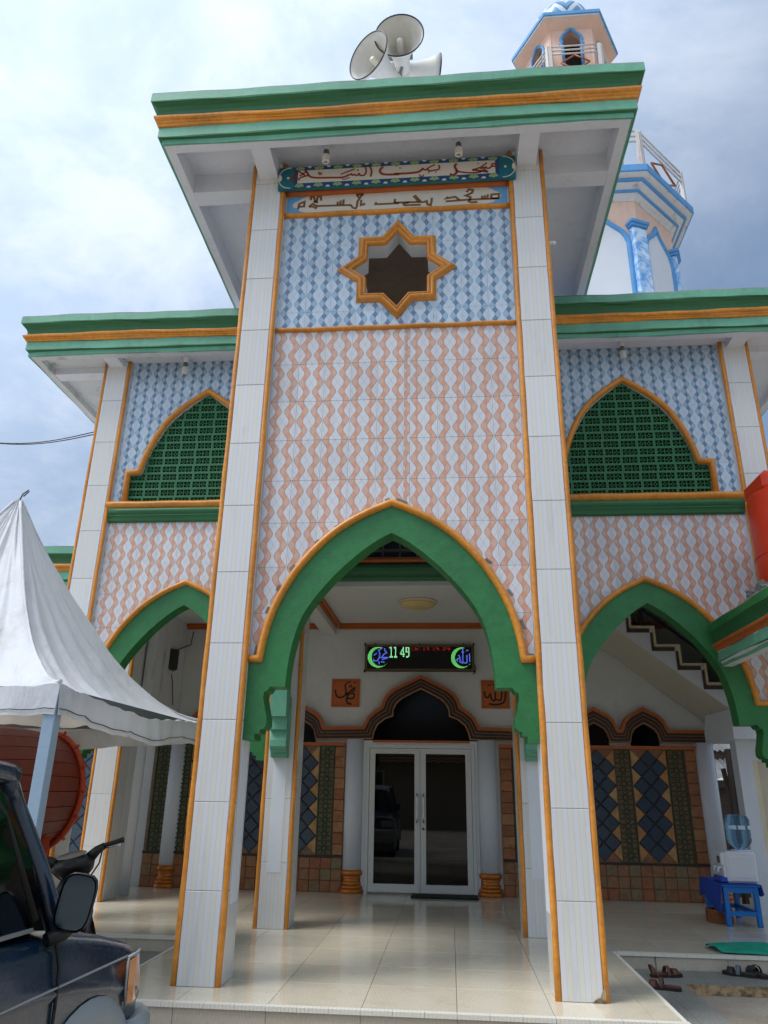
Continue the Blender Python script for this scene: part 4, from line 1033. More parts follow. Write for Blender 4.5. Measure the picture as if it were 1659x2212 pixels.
# ---- spiral bulbs
def bulb(p, label, ztop):
    b = thing('light_bulb', (p.x, p.y, ztop), label, 'light bulb', 'spiral bulbs hanging from the eaves'); bpy.context.view_layer.update()
    T = Matrix.Translation((p.x, p.y, ztop))
    MB().lathe([(.045, 0), (.045, -.02), (.03, -.035), (.028, -.08), (.022, -.085)], 14, T).build('socket', 'white_plastic', b)
    MB().lathe([(.026, -.085), (.03, -.095), (.03, -.135), (.022, -.14)], 14, T).build('bulb_base', 'grey_metal', b)
    P = [(p.x+.03*math.cos(t), p.y+.03*math.sin(t), ztop-.142-.10*t/(8*PI)) for t in [8*PI*k/64 for k in range(65)]]
    MB().tube(P, .0095, 6).build('spiral_tube', 'bulb', b)
q = px(708, 318, Z=7.40); bulb(px(706, 312, Z=7.402), 'spiral bulb under the canopy on the tent side', 7.402)
bulb(px(990, 296, Z=7.402), 'spiral bulb under the canopy nearer the minaret', 7.402)
bulb(px(1342, 737, Z=6.502), 'spiral bulb under the eave of the wing beside the minaret', 6.502)
bulb(px(403, 772, Z=6.502), 'spiral bulb half hidden behind the eave of the wing above the tent', 6.502)
sk = px(1192, 497, X=1.06)
ws_ = thing('wall_lamp', (1.04, sk.y, sk.z), 'white lamp holder on the outer side of the tall portico pillar', 'lamp'); bpy.context.view_layer.update()
MB().lathe([(.03, 0), (.03, .015), (.02, .03), (.02, .05)], 12, Matrix.Translation((1.03, 5.95, sk.z)) @ Matrix.Rotation(PI/2, 4, 'Y')).build('socket', 'white_plastic', ws_)
MB().lathe([(.018, .05), (.022, .06), (.02, .085), (.008, .095)], 12, Matrix.Translation((1.03, 5.95, sk.z)) @ Matrix.Rotation(PI/2, 4, 'Y')).build('bulb', 'bulb', ws_)

# ---- LED clock
g5 = lambda x, y: px((1400+.30139*x)/1.80832, (2480+.30139*y)/1.80832, Y=YW-.05)
lt, lb = g5(88, 120), g5(1505, 470)
x0, x1, z1, z0 = lt.x, lb.x, (g5(88, 120).z+g5(1505, 128).z)/2, (g5(85, 465).z+g5(1505, 475).z)/2
led = thing('led_clock', ((x0+x1)/2, YW, z0), 'black LED prayer-time board lit with green crescents, numerals and blue Arabic', 'clock'); bpy.context.view_layer.update()
MB().box(x0, x1, YW-.045, YW+.029, z0, z1).build('case', 'led_case', led)
fr = MB(); w = .028; i = .006
fr.box(x0+i, x1-i, YW-.055, YW-.045, z1-i-w, z1-i).box(x0+i, x1-i, YW-.055, YW-.045, z0+i, z0+i+w).box(x0+i, x0+i+w, YW-.055, YW-.045, z0+i+w, z1-i-w).box(x1-i-w, x1-i, YW-.055, YW-.045, z0+i+w, z1-i-w)
fr.build('frame', 'led_frame', led)
for a in (x0, x1):
    for b in (z0, z1): MB().box(a-.012, a+.012, YW-.060, YW-.04, b-.02, b+.02).build('corner_cap', 'black_plastic', led)
YL = YW-.047
def cres(cx_, cy, r, off):
    O = [(cx_+r*math.cos(a), cy+r*math.sin(a)) for a in [math.radians(38)+math.radians(245)*k/20 for k in range(21)]]
    I = [(cx_+off+(r-18)*math.cos(a), cy-4+(r-16)*math.sin(a)) for a in [math.radians(40)+math.radians(240)*k/20 for k in range(21)]]
    P = [g5(*p) for p in O + I[::-1]]; return [(q.x, q.z) for q in P]
mg = MB()
mg.slab([cres(255, 290, 135, 32)], [], YL-.002, YL+.001); mg.slab([cres(1335, 297, 135, 32)], [], YL-.002, YL+.001)
mg.build('crescents', 'led_green', led)
strokes('time_digits', [[(402,172),(425,158),(425,285)], [(402,285),(448,285)], [(460,172),(482,158),(482,285)], [(462,285),(505,285)], [(585,285),(585,160),(550,235),(550,250),(606,250)], [(655,165),(620,165),(620,220),(655,220)], [(655,165),(655,265),(640,285),(618,285)]], g5, YL-.001, .021, 'led_white', led, 1)
strokes('prayer_digits', [[(700,158),(700,200)], [(690,200),(712,200)], [(740,160),(735,198),(765,198),(768,178),(738,178)], [(798,165),(798,170)], [(798,190),(798,195)], [(850,158),(850,200)], [(838,200),(862,200)], [(895,158),(885,185),(918,185)], [(910,158),(910,200)],
    [(978,158),(978,200)], [(965,200),(992,200)], [(1045,158),(1012,158),(1012,180),(1045,180),(1045,200),(1015,200)], [(1072,170),(1072,175)], [(1072,190),(1072,195)], [(1098,165),(1125,165),(1125,180),(1098,198),(1128,198)], [(1185,158),(1158,158),(1158,180),(1188,180),(1188,198),(1160,198)]], g5, YL-.001, .010, 'led_red', led, 1)['kind'] = 'stuff'
strokes('blue_script', [[(200,265),(240,235)], [(255,205),(285,185),(315,165)], [(262,205),(278,240),(272,290),(250,330),(200,338),(190,310)], [(275,290),(388,290)], [(295,300),(330,250),(368,230),(345,205),(340,175)], [(265,340),(265,380)], [(290,350),(338,356)], [(375,300),(300,320)],
    [(1285,345),(1275,322),(1300,300)], [(1300,260),(1318,300),(1318,350),(1350,365),(1352,240),(1350,170)], [(1352,350),(1385,365),(1408,355),(1405,260)], [(1435,240),(1445,300),(1440,350)], [(1395,205),(1425,198)], [(1335,225),(1368,225)]], g5, YL-.001, .016, 'led_blue', led, 1)
MB().tube([(x1, YW-.02, z0+.1), (x1+.02, YW-.02, z0+.06), (x1+.01, YW-.02, z0-.02), (x1-.03, YW-.02, z0-.035)], .006, 6).build('cable', 'black_plastic', led)
hk = MB()
for xx in (x0+.15, (x0+x1)/2, x1-.15): hk.box(xx-.005, xx+.005, YW+.0, YW+.029, z1, z1+.03)
hk.build('hooks', 'iron_dark', led)

# ---- two calligraphy plaques
g6 = lambda x, y: px((1280+.44605*x)/1.80832, (2620+.44605*y)/1.80832, Y=YW+.005)
def plaque(c0, c1, L, label):
    a, b = g6(*c0), g6(*c1)
    p = thing('plaque', ((a.x+b.x)/2, YW+.03, b.z), label, 'plaque', 'orange calligraphy plaques'); bpy.context.view_layer.update()
    MB().box(a.x, b.x, YW+.008, YW+.0305, b.z, a.z, None, .004).build('panel', 'plaque', p)
    P = rect(a.x+.028, b.x-.028, b.z+.028, a.z-.028)
    MB().sweep(P, [(-.003, -.001), (-.003, .003), (.003, .003), (.003, -.001)], YW+.008, closed=True, smooth=False).build('border_line', 'ink_red', p)
    strokes('black_lettering', L, g6, YW+.0075, .024, 'ink_black', p)
plaque((38, 72), (277, 318), [[(68,165),(75,215),(105,235),(140,225),(160,192),(152,125)], [.8,(150,125),(175,104),(207,94)], [(160,205),(200,180),(218,158),(238,150),(228,178),(205,178)], [(160,212),(225,198),(224,240),(165,242)], [1.1,(182,205),(165,250),(175,282),(208,292)], [.6,(188,128),(196,146),(206,128),(214,146)], [.7,(228,103),(246,106)]], 'orange plaque with hooked black script, fully in view beside the tiled pillar')
plaque((1342, 82), (1598, 332), [[(1374,180),(1380,225),(1405,235),(1425,205),(1437,252),(1465,258),(1468,150)], [(1468,248),(1500,258),(1520,248),(1525,150)], [1.1,(1556,150),(1556,225),(1540,278),(1480,297),(1412,290)], [.6,(1400,132),(1430,120)], [.6,(1448,130),(1465,112),(1482,132)]], 'orange plaque with three upright black strokes, half behind the green arch bracket')

# ---- ceiling lamp
lp = px(903, 1303, Z=3.60); la = thing('ceiling_lamp', (lp.x, lp.y, 3.62), 'round cream glass lamp on the white porch ceiling', 'lamp')
bpy.context.view_layer.update(); T = Matrix.Translation((lp.x, lp.y, 3.62))
MB().lathe([(.25, 0), (.255, -.02), (.24, -.03)], 32, T).build('rim', 'cream', la)
MB().lathe([(.235, -.028), (.22, -.05), (.215, -.055), (.17, -.075), (.165, -.08), (.09, -.092), (0.0, -.096)], 32, T).build('glass_shade', 'lamp_glass', la)

# ---- loudspeaker box on the side wall
sp = px(366, 1425, Y=10.35)
sb = thing('wall_speaker', (sp.x, 10.35, sp.z), 'black loudspeaker box on the stained wall behind the tent', 'loudspeaker'); bpy.context.view_layer.update()
M = Matrix.Translation((sp.x, 10.35, sp.z)) @ Matrix.Rotation(math.radians(35), 4, 'Z')
MB().box(-.11, .11, -.09, .09, -.15, .15, M, .015).build('box', 'black_plastic', sb)
MB().box(-.095, .095, -.094, -.089, -.135, .135, M).build('grille', 'iron_dark', sb)
MB().tube([M @ Vector(v) for v in ((-.13, 0, -.12), (-.17, .0, -.1), (-.17, 0, .1), (-.13, 0, .12))], .012, 6).build('bracket', 'iron_dark', sb)
MB().tube([(sp.x+.04, 10.42, sp.z+.14), (sp.x+.13, 10.8, sp.z+.3), (sp.x+.14, 10.84, 3.5)], .008, 6).build('cable', 'black_plastic', sb)
MB().tube([(sp.x+.02, 10.40, sp.z-.15), (sp.x+.05, 10.44, sp.z-.3), (sp.x+.07, 10.5, sp.z-.62)], .007, 6).build('cable', 'black_plastic', sb)

# ---- door mat
a, b = px(888, 1935, Z=0.01), px(1036, 1945, Z=0.01)
mt = MB().box(-.52, .34, 10.46, 10.79, 0.001, .022, None, .006).build('doormat', 'mat_green'); tag(mt, 'dark green doormat lying at the foot of the glass door', 'doormat')

# ================================================================== roof loudspeakers
MX, MY = px(862, 150, Y=6.2).x, 6.2
ms = thing('speaker_mast', (MX, MY, 7.70), 'short steel mast with clamps on the canopy roof', 'mast'); bpy.context.view_layer.update()
pole_z = px(862, 118, Y=6.2).z
MB().tube([(MX, MY, 7.69), (MX, MY, pole_z+.1)], .035, 12).build('pole', 'grey_metal', ms)
MB().box(MX-.16, MX+.16, MY-.03, MY+.03, pole_z-.06, pole_z-.01).box(MX-.03, MX+.03, MY-.16, MY+.16, pole_z-.16, pole_z-.11).box(MX-.05, MX+.05, MY-.05, MY+.05, pole_z-.30, pole_z-.25).build('clamps', 'grey_metal', ms)
def horn(mouth, aim, r, label, L=0.5):
    aim = Vector(aim).normalized(); o = Vector(mouth)
    h = thing('horn_loudspeaker', o - aim*L, label, 'loudspeaker', 'horn loudspeakers on the canopy roof'); bpy.context.view_layer.update()
    M = Matrix.Translation(o) @ aim.to_track_quat('Z', 'Y').to_matrix().to_4x4()
    MB().lathe([(.07, -L), (.085, -L+.02), (.09, -L+.16), (.10, -L*.6), (.13, -L*.42), (.165, -L*.25), (r*.86, -.07), (r, 0), (r-.006, 0.0), (r*.84, -.07), (.15, -L*.26), (.10, -L*.5), (.07, -L*.62), (0.0, -L*.63)], 36, M).build('horn', 'horn', h)
    MB().lathe([(.045, -L*.62), (.04, -L*.40), (.034, -L*.14), (.030, -L*.12), (0.0, -L*.115)], 18, M).build('phase_plug', 'horn', h)
    R = [M @ Vector((r*math.cos(2*PI*k/36), r*math.sin(2*PI*k/36), 0)) for k in range(37)]
    MB().tube(R, .008, 6, False).build('rim', 'black_plastic', h)
    MB().lathe([(.0, -L-.10), (.06, -L-.10), (.072, -L-.08), (.072, -L), (.05, -L)], 20, M).build('driver', 'horn', h)
    s = o - aim*(L*.72); c = Vector((MX, MY, s.z-.12))
    MB().bar(s-Vector((0, 0, .08)), c, .03).build('bracket', 'grey_metal', h)
m1 = px(862, 76, Y=5.72); horn(m1, (-.03, -1, -.16), .272, 'horn loudspeaker facing straight out over the canopy, highest of the three')
m2 = px(795, 119, Y=5.72); horn(m2, (-.62, -.85, -.10), .272, 'horn loudspeaker on the canopy turned towards the tent')
m3 = px(944, 162, Y=6.55); horn(m3, (.98, .25, .0), .23, 'horn loudspeaker on the canopy turned towards the minaret', .5)

# ================================================================== minaret
K_ = 1.13; MC = Vector((2.80*K_, 12.04*K_, 0)); A0 = math.radians(-67.5)
mn = thing('minaret', (MC.x, MC.y, -0.2), 'pale many-sided minaret with blue arches, railed galleries and a striped dome', 'minaret'); bpy.context.view_layer.update()
mp = lambda x, y, r, ang=22.5: px(1078.4+.3*x, .3*y, Y=MC.y-K_*r*math.cos(math.radians(ang))).z
zcap = mp(905, 1640, 1.65); zpe = mp(940, 1430, 1.68); zsl = mp(985, 1235, 2.02); zst = mp(980, 1190, 2.02)
T = Matrix.Translation(MC)
def octl(prof, name, mat, parent=mn, closed=True, n=8, a0=A0): return MB().lathe([(r_*K_, z_) for r_, z_ in prof], n, T, a0, False, closed).build(name, mat, parent)
def hexl(prof, name, mat): return octl(prof, name, mat, mn, True, 6, math.radians(-60))
#.build(name, mat, parent)
octl([(1.0, -.2), (1.0, 5.2), (1.60, 5.9), (1.60, zpe)], 'shaft', 'peach')
R0 = 1.60*K_; ap = R0*math.cos(PI/8); fw = 2*R0*math.sin(PI/8)
arcp = smoothpts([(0, 0), (.11, -.18), (.27, -.34), (.38, -.47), (.45, -.67)], 3)
hz = zcap+.34
pan = [(-a, hz+z) for a, z in arcp[::-1]] + [(a, hz+z) for a, z in arcp[1:]]
fp = MB().slab([[(-.48, 6.0)] + [(-.48, hz-.67)] + pan + [(.48, hz-.67), (.48, 6.0)]], [], -ap-.02, -ap+.02).mesh('facet_panel', 'white_plaster')
ft = MB().sweep([(-.49, 6.0), (-.49, hz-.70)] + [(x*1.08, z+.02) for x, z in pan] + [(.49, hz-.70), (.49, 6.0)], half_round(.11, .05), -ap-.015).mesh('arch_moulding', 'blue_trim')
pl = MB().box(-.17, .17, -R0-.06, -R0+.1, 6.0, zcap, None, .03).mesh('pilaster', 'marble_blue')
pcap = MB().box(-.19, .19, -R0-.09, -R0+.1, zcap, zcap+.06, None, .01).box(-.215, .215, -R0-.12, -R0+.1, zcap+.061, zcap+.14, None, .015).mesh('capital', 'blue_trim')
for k in range(8):
    inst('facet_panel', fp, mn, MC, (0, 0, k*PI/4)); inst('arch_moulding', ft, mn, MC, (0, 0, k*PI/4))
    inst('pilaster', pl, mn, MC, (0, 0, k*PI/4+PI/8)); inst('capital', pcap, mn, MC, (0, 0, k*PI/4+PI/8))
h = zsl-zpe
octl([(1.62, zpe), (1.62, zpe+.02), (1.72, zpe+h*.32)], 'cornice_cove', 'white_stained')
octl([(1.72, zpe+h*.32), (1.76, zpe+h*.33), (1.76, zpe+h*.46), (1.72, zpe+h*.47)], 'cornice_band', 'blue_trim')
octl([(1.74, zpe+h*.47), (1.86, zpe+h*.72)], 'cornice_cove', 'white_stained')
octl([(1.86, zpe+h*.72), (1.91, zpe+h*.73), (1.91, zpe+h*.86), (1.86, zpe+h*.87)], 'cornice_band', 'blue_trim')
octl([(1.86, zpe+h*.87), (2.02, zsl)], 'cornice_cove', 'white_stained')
octl([(2.02, zsl), (2.05, zsl+.01), (2.05, zst), (1.2, zst+.01)], 'gallery_slab', 'blue_trim')
def rails(r, z, hh, n):
    w2 = r*math.sin(PI/n); a = r*math.cos(PI/n)
    g = MB()
    for zz in (hh, hh*.86, hh*.72, .07): g.tube([(-w2, -a, zz), (w2, -a, zz)], .02, 6)
    g.box(-w2-.0, -w2+.07, -a-.035, -a+.035, 0, hh).box(w2-.07, w2, -a-.035, -a+.035, 0, hh)
    gm_ = g.mesh('railing_panel', 'rail_grey')
    d = MB(); P = [(-w2*.55, hh*.40), (0, hh*.66), (w2*.55, hh*.40), (0, hh*.12)]
    for i_ in range(4): d.tube([(P[i_][0], -a, P[i_][1]), (P[(i_+1) % 4][0], -a, P[(i_+1) % 4][1])], .022, 6)
    dm = d.mesh('rail_diamond', 'rail_rust')
    for k in range(n):
        for nm, me in (('railing_panel', gm_), ('rail_diamond', dm)): inst(nm, me, mn, (MC.x, MC.y, z), (0, 0, k*2*PI/n))
rails(1.94*K_, zst, 0.98, 8)
octl([(.95, zst), (.95, zst+3)], 'upper_shaft', 'peach')
# kiosk under the dome
zr = px(1245, 99, Y=MC.y-1.05*K_*math.cos(PI/6)).z
rails(1.06*K_, zr-.90, 0.90, 6); hexl([(.95, zst+3), (.95, zr-1.3), (1.12, zr-1.0)], 'upper_shaft', 'peach'); hexl([(1.12, zr-1.0), (1.15, zr-.99), (1.15, zr-.91), (.5, zr-.9)], 'gallery_slab', 'blue_trim')
ze = px(1230, 34, Y=MC.y-1.15*K_*math.cos(PI/6)).z; zk = ze-.10
RK = 0.88*K_; ak = RK*math.cos(PI/6); wk = RK*math.sin(PI/6)
hz = px(1225, 62, Y=MC.y-ak).z
kw = [(0, hz), (.10, hz-.13), (.21, hz-.25), (.25, hz-.38), (.22, hz-.47), (.26, hz-.53), (.22, hz-.60)]
kp = [(-a, z) for a, z in kw[::-1]] + [(a, z) for a, z in kw[1:]]
kop = [(-.22, zr-.6)] + kp + [(.22, zr-.6)]
kf = MB().slab([rect(-wk-.02, wk+.02, zr-.9, zk)], [kop], -ak, -ak+.12).mesh('kiosk_wall', 'peach')
kt = MB().sweep(kop, half_round(.075, .04), -ak-.002).mesh('kiosk_arch', 'blue_trim')
for k in range(6):
    inst('kiosk_wall', kf, mn, MC, (0, 0, k*PI/3)); inst('kiosk_arch', kt, mn, MC, (0, 0, k*PI/3))
hexl([(.45, zr-.9), (.45, zk)], 'kiosk_core', 'dark_room')
hexl([(.88, zk-.02), (.92, zk), (1.12, ze)], 'eave_soffit', 'peach'); hexl([(1.12, ze), (1.14, ze), (1.14, ze+.05)], 'eave_band', 'white_stained'); hexl([(1.15, ze+.05), (1.17, ze+.055), (1.17, ze+.15), (.7, ze+.2)], 'eave_edge', 'blue_trim')
dm = MB().lathe([(.66, 0), (.73, .2), (.75, .38), (.70, .62), (.56, .86), (.36, 1.06), (.15, 1.2), (.045, 1.28), (.035, 1.9), (0, 1.95)], 32).mesh('dome', 'dome')
inst('dome', dm, mn, (MC.x, MC.y, ze+.52)); hexl([(.60, ze+.15), (.60, ze+.55)], 'dome_base', 'blue_trim')

# ================================================================== right-hand side: beam, tank, rubble
gb = thing('cornice_beam', (2.9, 7.9, 2.54), 'green and orange corniced concrete beam running out from the wing towards the yard', 'beam'); bpy.context.view_layer.update()
e0 = px(1563, 1440, Y=7.94); bx, bz = e0.x, e0.z
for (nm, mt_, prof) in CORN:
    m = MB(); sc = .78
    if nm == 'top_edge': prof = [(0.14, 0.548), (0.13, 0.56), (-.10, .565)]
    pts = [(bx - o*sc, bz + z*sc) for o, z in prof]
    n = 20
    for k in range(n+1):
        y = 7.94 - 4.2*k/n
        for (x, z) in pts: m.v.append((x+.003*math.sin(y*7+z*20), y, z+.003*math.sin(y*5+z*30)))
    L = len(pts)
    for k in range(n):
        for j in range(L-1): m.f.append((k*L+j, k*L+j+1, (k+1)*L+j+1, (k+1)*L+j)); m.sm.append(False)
    m.build(nm, {'green_skylit': 'green_arch'}.get(mt_, mt_) if nm == 'top_band' else ('orange_dark' if mt_ == 'orange' else mt_), gb)
MB().slab([[(bx-.0, bz), (bx+.09, bz), (bx+.09, bz+.44), (bx-.08, bz+.44), (bx-.045, bz+.24), (bx-.035, bz+.06)]], [], 3.74, 7.935).build('core', 'white_stained', gb)
P = MB()
core = gb
rb = gb.children[-1]
post = MB().box(bx-.02, bx+.12, 3.74, 3.9, -.2, bz+.01).build('post', 'white_stained', gb)
# flat roof carrying the tank, just outside the frame below
rf = thing('flat_roof', (4.1, 6.4, -.2), 'flat concrete roof slab carrying the red water tank', 'roof'); bpy.context.view_layer.update()
tb = px(1650, 1258, Y=6.85)
MB().box(3.22, 5.2, 5.2, 7.75, tb.z-.16, tb.z-.01).build('slab', 'concrete', rf)
for x, y in ((3.3, 5.3), (5.05, 5.3), (5.05, 7.6)): MB().box(x, x+.12, y, y+.12, -.2, tb.z-.16).build('post', 'white_stained', rf)
tk = thing('water_tank', (3.72, 7.0, tb.z), 'red plastic water tank standing on the roof beside the wing pillar', 'water tank'); bpy.context.view_layer.update()
ttop = px(1640, 1052, Y=6.9).z; rt = .47; hx_ = px(1618, 1075, Y=7.0).x + rt
T2 = Matrix.Translation((hx_, 7.0, tb.z)); HT = ttop-tb.z
MB().lathe([(rt-.03, -.01), (rt, .03), (rt, HT*.90), (rt-.02, HT*.95), (rt-.08, HT*.985), (rt-.2, HT), (0, HT+.02)], 40, T2).build('tank_body', 'tank_red', tk)
MB().lathe([(rt+.004, HT*.30), (rt+.012, HT*.31), (rt+.004, HT*.32)], 40, T2, closed=False).build('hoop', 'tank_red', tk)
MB().box(hx_-.42, hx_-.02, 6.75, 7.25, tb.z+HT*.93, tb.z+HT+.13, None, .04).build('lid', 'tank_red', tk)
# rubble heap on the beam
rbm = bmesh.new(); bmesh.ops.create_icosphere(rbm, subdivisions=4, radius=1)
random.seed(3)
from mathutils import noise as mn_
r0 = px(1643, 1288, Y=7.1)
for v in rbm.verts:
    n_ = mn_.noise(v.co*2.2)*.35 + mn_.noise(v.co*6)*.2 + mn_.noise(v.co*14)*.1
    c = v.co*(1+n_); v.co = Vector((r0.x+.05+c.x*.15, r0.y+c.y*.3, r0.z+c.z*.13))
me = bpy.data.meshes.new('rubble'); rbm.to_mesh(me); rbm.free(); me.materials.append(MATS['concrete'])
ro = bpy.data.objects.new('cement_lump', me); link(ro); tag(ro, 'rough grey lump of old cement on top of the green corniced beam', 'cement')

# ---- stool, cloth, dispenser, bottle, basket
l1, l2, l3 = px(1575, 2001, Z=0), px(1640, 2004, Z=0), px(1535, 1983, Z=0)
sx0, sx1, sy0, sy1 = l1.x-.02, l2.x+.05, l1.y-.03, l3.y+.10; SH = .40
stl = thing('stool', ((sx0+sx1)/2, (sy0+sy1)/2, 0), 'low blue painted wooden stool under the water dispenser', 'stool'); bpy.context.view_layer.update()
for x in (sx0, sx1-.05):
    for y in (sy0, sy1-.05): MB().box(x, x+.05, y, y+.05, 0, SH-.02, None, .004).build('leg', 'stool_blue', stl)
for y in (sy0+.008, sy1-.042): MB().box(sx0+.05, sx1-.05, y, y+.03, .10, .145).build('stretcher', 'stool_blue', stl); MB().box(sx0+.05, sx1-.05, y, y+.03, SH-.08, SH-.02).build('apron', 'stool_blue', stl)
for x in (sx0+.008, sx1-.042): MB().box(x, x+.03, sy0+.05, sy1-.05, .10, .145).build('stretcher', 'stool_blue', stl)
MB().box(sx0-.02, sx1+.02, sy0-.02, sy1+.02, SH-.02, SH, None, .004).build('seat', 'stool_blue', stl)
cl = MB(); nx, ny = 26, 20
def clothz(u, v):
    x = sx0-.20+u*(sx1-sx0+.30); y = sy0-.03+v*(sy1-sy0+.06)
    ov = max(0, sx0-.022-x)
    if ov > 0: return (sx0-.026-ov*.10-.03*ov*math.sin(v*14)-ov*ov*.6*(1-v), y-.05*ov*math.sin(3*v), SH+.006-ov*1.22*(1.0+.25*math.sin(v*5+1.0)))
    ov2 = max(0, x-sx1-.022)
    if ov2 > 0: return (sx1+.026+ov2*.2, y, SH+.006-ov2*1.2*(1+.3*math.sin(v*11)))
    return (x, y, SH+.006+.003*math.sin(u*17)*math.sin(v*13))
for j in range(ny+1):
    for i in range(nx+1): cl.v.append(clothz(i/nx, j/ny))
for j in range(ny):
    for i in range(nx): cl.f.append((j*(nx+1)+i, j*(nx+1)+i+1, (j+1)*(nx+1)+i+1, (j+1)*(nx+1)+i)); cl.sm.append(True)
co = cl.build('stool_cloth', 'cloth_blue'); tag(co, 'dark blue cloth draped over the low stool', 'cloth'); so_m = co.modifiers.new('thick', 'SOLIDIFY'); so_m.thickness = .004
d0, d1 = px(1563, 1905, Y=sy0+.05), px(1645, 1913, Y=sy0+.05)
DX, DXe = d0.x, d1.x-.02; DY0, DY1 = sy0+.03, sy0+.30; dz0, dz1 = SH+.011, px(1600, 1840, Y=DY0).z
dsp = thing('water_dispenser', ((DX+DXe)/2, DY0, dz0), 'white plastic tabletop water dispenser standing on the blue stool', 'water dispenser'); bpy.context.view_layer.update()
MB().box(DX+.035, DXe, DY0, DY1, dz0, dz1, None, .022).build('body', 'white_plastic', dsp)
MB().box(DX+.07, DXe-.03, DY0-.004, DY0+.004, dz0+.05, dz1-.05, None, .003).build('side_panel', 'white_plastic', dsp)
MB().box(DX, DX+.045, DY0+.01, DY1-.01, dz1-.14, dz1-.012, None, .012).build('front_head', 'white_plastic', dsp)
MB().box(DX+.015, DX+.04, DY0+.01, DY1-.01, dz0+.05, dz1-.13, None, .006).build('front_panel', 'white_plastic', dsp)
MB().box(DX-.025, DX+.05, DY0+.01, DY1-.01, dz0, dz0+.06, None, .01).build('drip_tray', 'blue_plastic', dsp)
for y in (DY0+.07, DY0+.19): MB().tube([(DX+.02, y, dz1-.16), (DX-.02, y, dz1-.165), (DX-.025, y, dz1-.215)], .012, 8).build('tap', 'white_plastic', dsp)
MB().box(DX-.004, DX+.004, DY0+.05, DY0+.13, dz1-.12, dz1-.05, None, .003).build('switch_panel', 'grey_metal', dsp)
bt0, bt1 = px(1590, 1835, Y=DY0+.13), px(1590, 1757, Y=DY0+.13)
bxc = px(1594, 1790, Y=DY0+.13).x; rbq = .128
MB().lathe([(.10, 0), (.10, .014), (.07, .016)], 24, Matrix.Translation((bxc, DY0+.135, dz1))).build('bottle_collar', 'white_plastic', dsp)
bo = thing('water_bottle', (bxc, DY0+.135, dz1), 'large clear blue water bottle upturned on the dispenser', 'bottle'); bpy.context.view_layer.update()
HB = .37
prof = [(.03, .012), (.05, .02), (.085, .04), (.118, .085), (rbq, .12), (rbq-.006, .15), (rbq, .17), (rbq-.006, .20), (rbq, .215), (rbq+.002, .27), (rbq-.004, .28), (rbq, .29), (rbq, HB-.05), (rbq-.02, HB-.012), (rbq-.05, HB), (0, HB-.01)]
bm_ = MB(); n = 48; TB_ = Matrix.Translation((bxc, DY0+.135, dz1))
base = 0
for (r, z) in prof:
    for k in range(n):
        a = 2*PI*k/n; rr = r*(1-.05*max(0, math.sin(4*a))**2*(1 if z > .28 else 0)); bm_.v.append((bxc+rr*math.cos(a), DY0+.135+rr*math.sin(a), dz1+z))
for i in range(len(prof)-1):
    for k in range(n): bm_.f.append((i*n+k, i*n+(k+1) % n, (i+1)*n+(k+1) % n, (i+1)*n+k)); bm_.sm.append(True)
bm_.build('shell', 'bottle', bo)
for a0_, a1_ in ((205, 245), (252, 285), (300, 335)):
    m = MB(); K = 8
    for k in range(K+1):
        a = math.radians(a0_+(a1_-a0_)*k/K)
        for z in (.222, .262): m.v.append((bxc+(rbq+.004)*math.cos(a), DY0+.135+(rbq+.004)*math.sin(a), dz1+z))
    for k in range(K): m.f.append((k*2, k*2+1, k*2+3, k*2+2)); m.sm.append(True)
    m.build('paper_label', 'bottle_label', bo)
bk = MB(); 
for k in range(7): bk.tube([(sx0+.02+.13*math.cos(a), sy0+.30+.13*math.sin(a), .012+.018*k) for a in [2*PI*j/20 for j in range(21)]], .011, 6, False)
bko = bk.build('basket', 'basket'); tag(bko, 'small brown woven basket on the floor under the stool', 'basket')

# ---- green cloth on the floor edge
gc = MB(); nx, ny = 40, 16
a, b = px(1521, 2042, Z=0.02), px(1554, 2061, Z=0.02)
for j in range(ny+1):
    for i in range(nx+1):
        u, v = i/nx, j/ny
        x = 2.28+u*1.1; y = 7.49+v*.46+.03*math.sin(u*9)*(1-v)
        if v < .5: x += (.5-v)*.12*(1-u)
        if u < .12: y = y+(.12-u)*1.5*(.3-v)
        z = .012+.045*abs(math.sin(u*7+v*3))*(1-abs(2*v-1))**.5+.03*math.sin(u*23+v*9)*(.5 if .1 < v < .9 else .2)*(1-abs(2*v-1))
        gc.v.append((x, y, max(.006, z)))
for j in range(ny):
    for i in range(nx): gc.f.append((j*(nx+1)+i, j*(nx+1)+i+1, (j+1)*(nx+1)+i+1, (j+1)*(nx+1)+i)); gc.sm.append(True)
go = gc.build('green_cloth', 'cloth_green'); tag(go, 'crumpled turquoise green cloth lying on the porch edge', 'cloth'); sm_ = go.modifiers.new('thick', 'SOLIDIFY'); sm_.thickness = .004; sm_.offset = 1

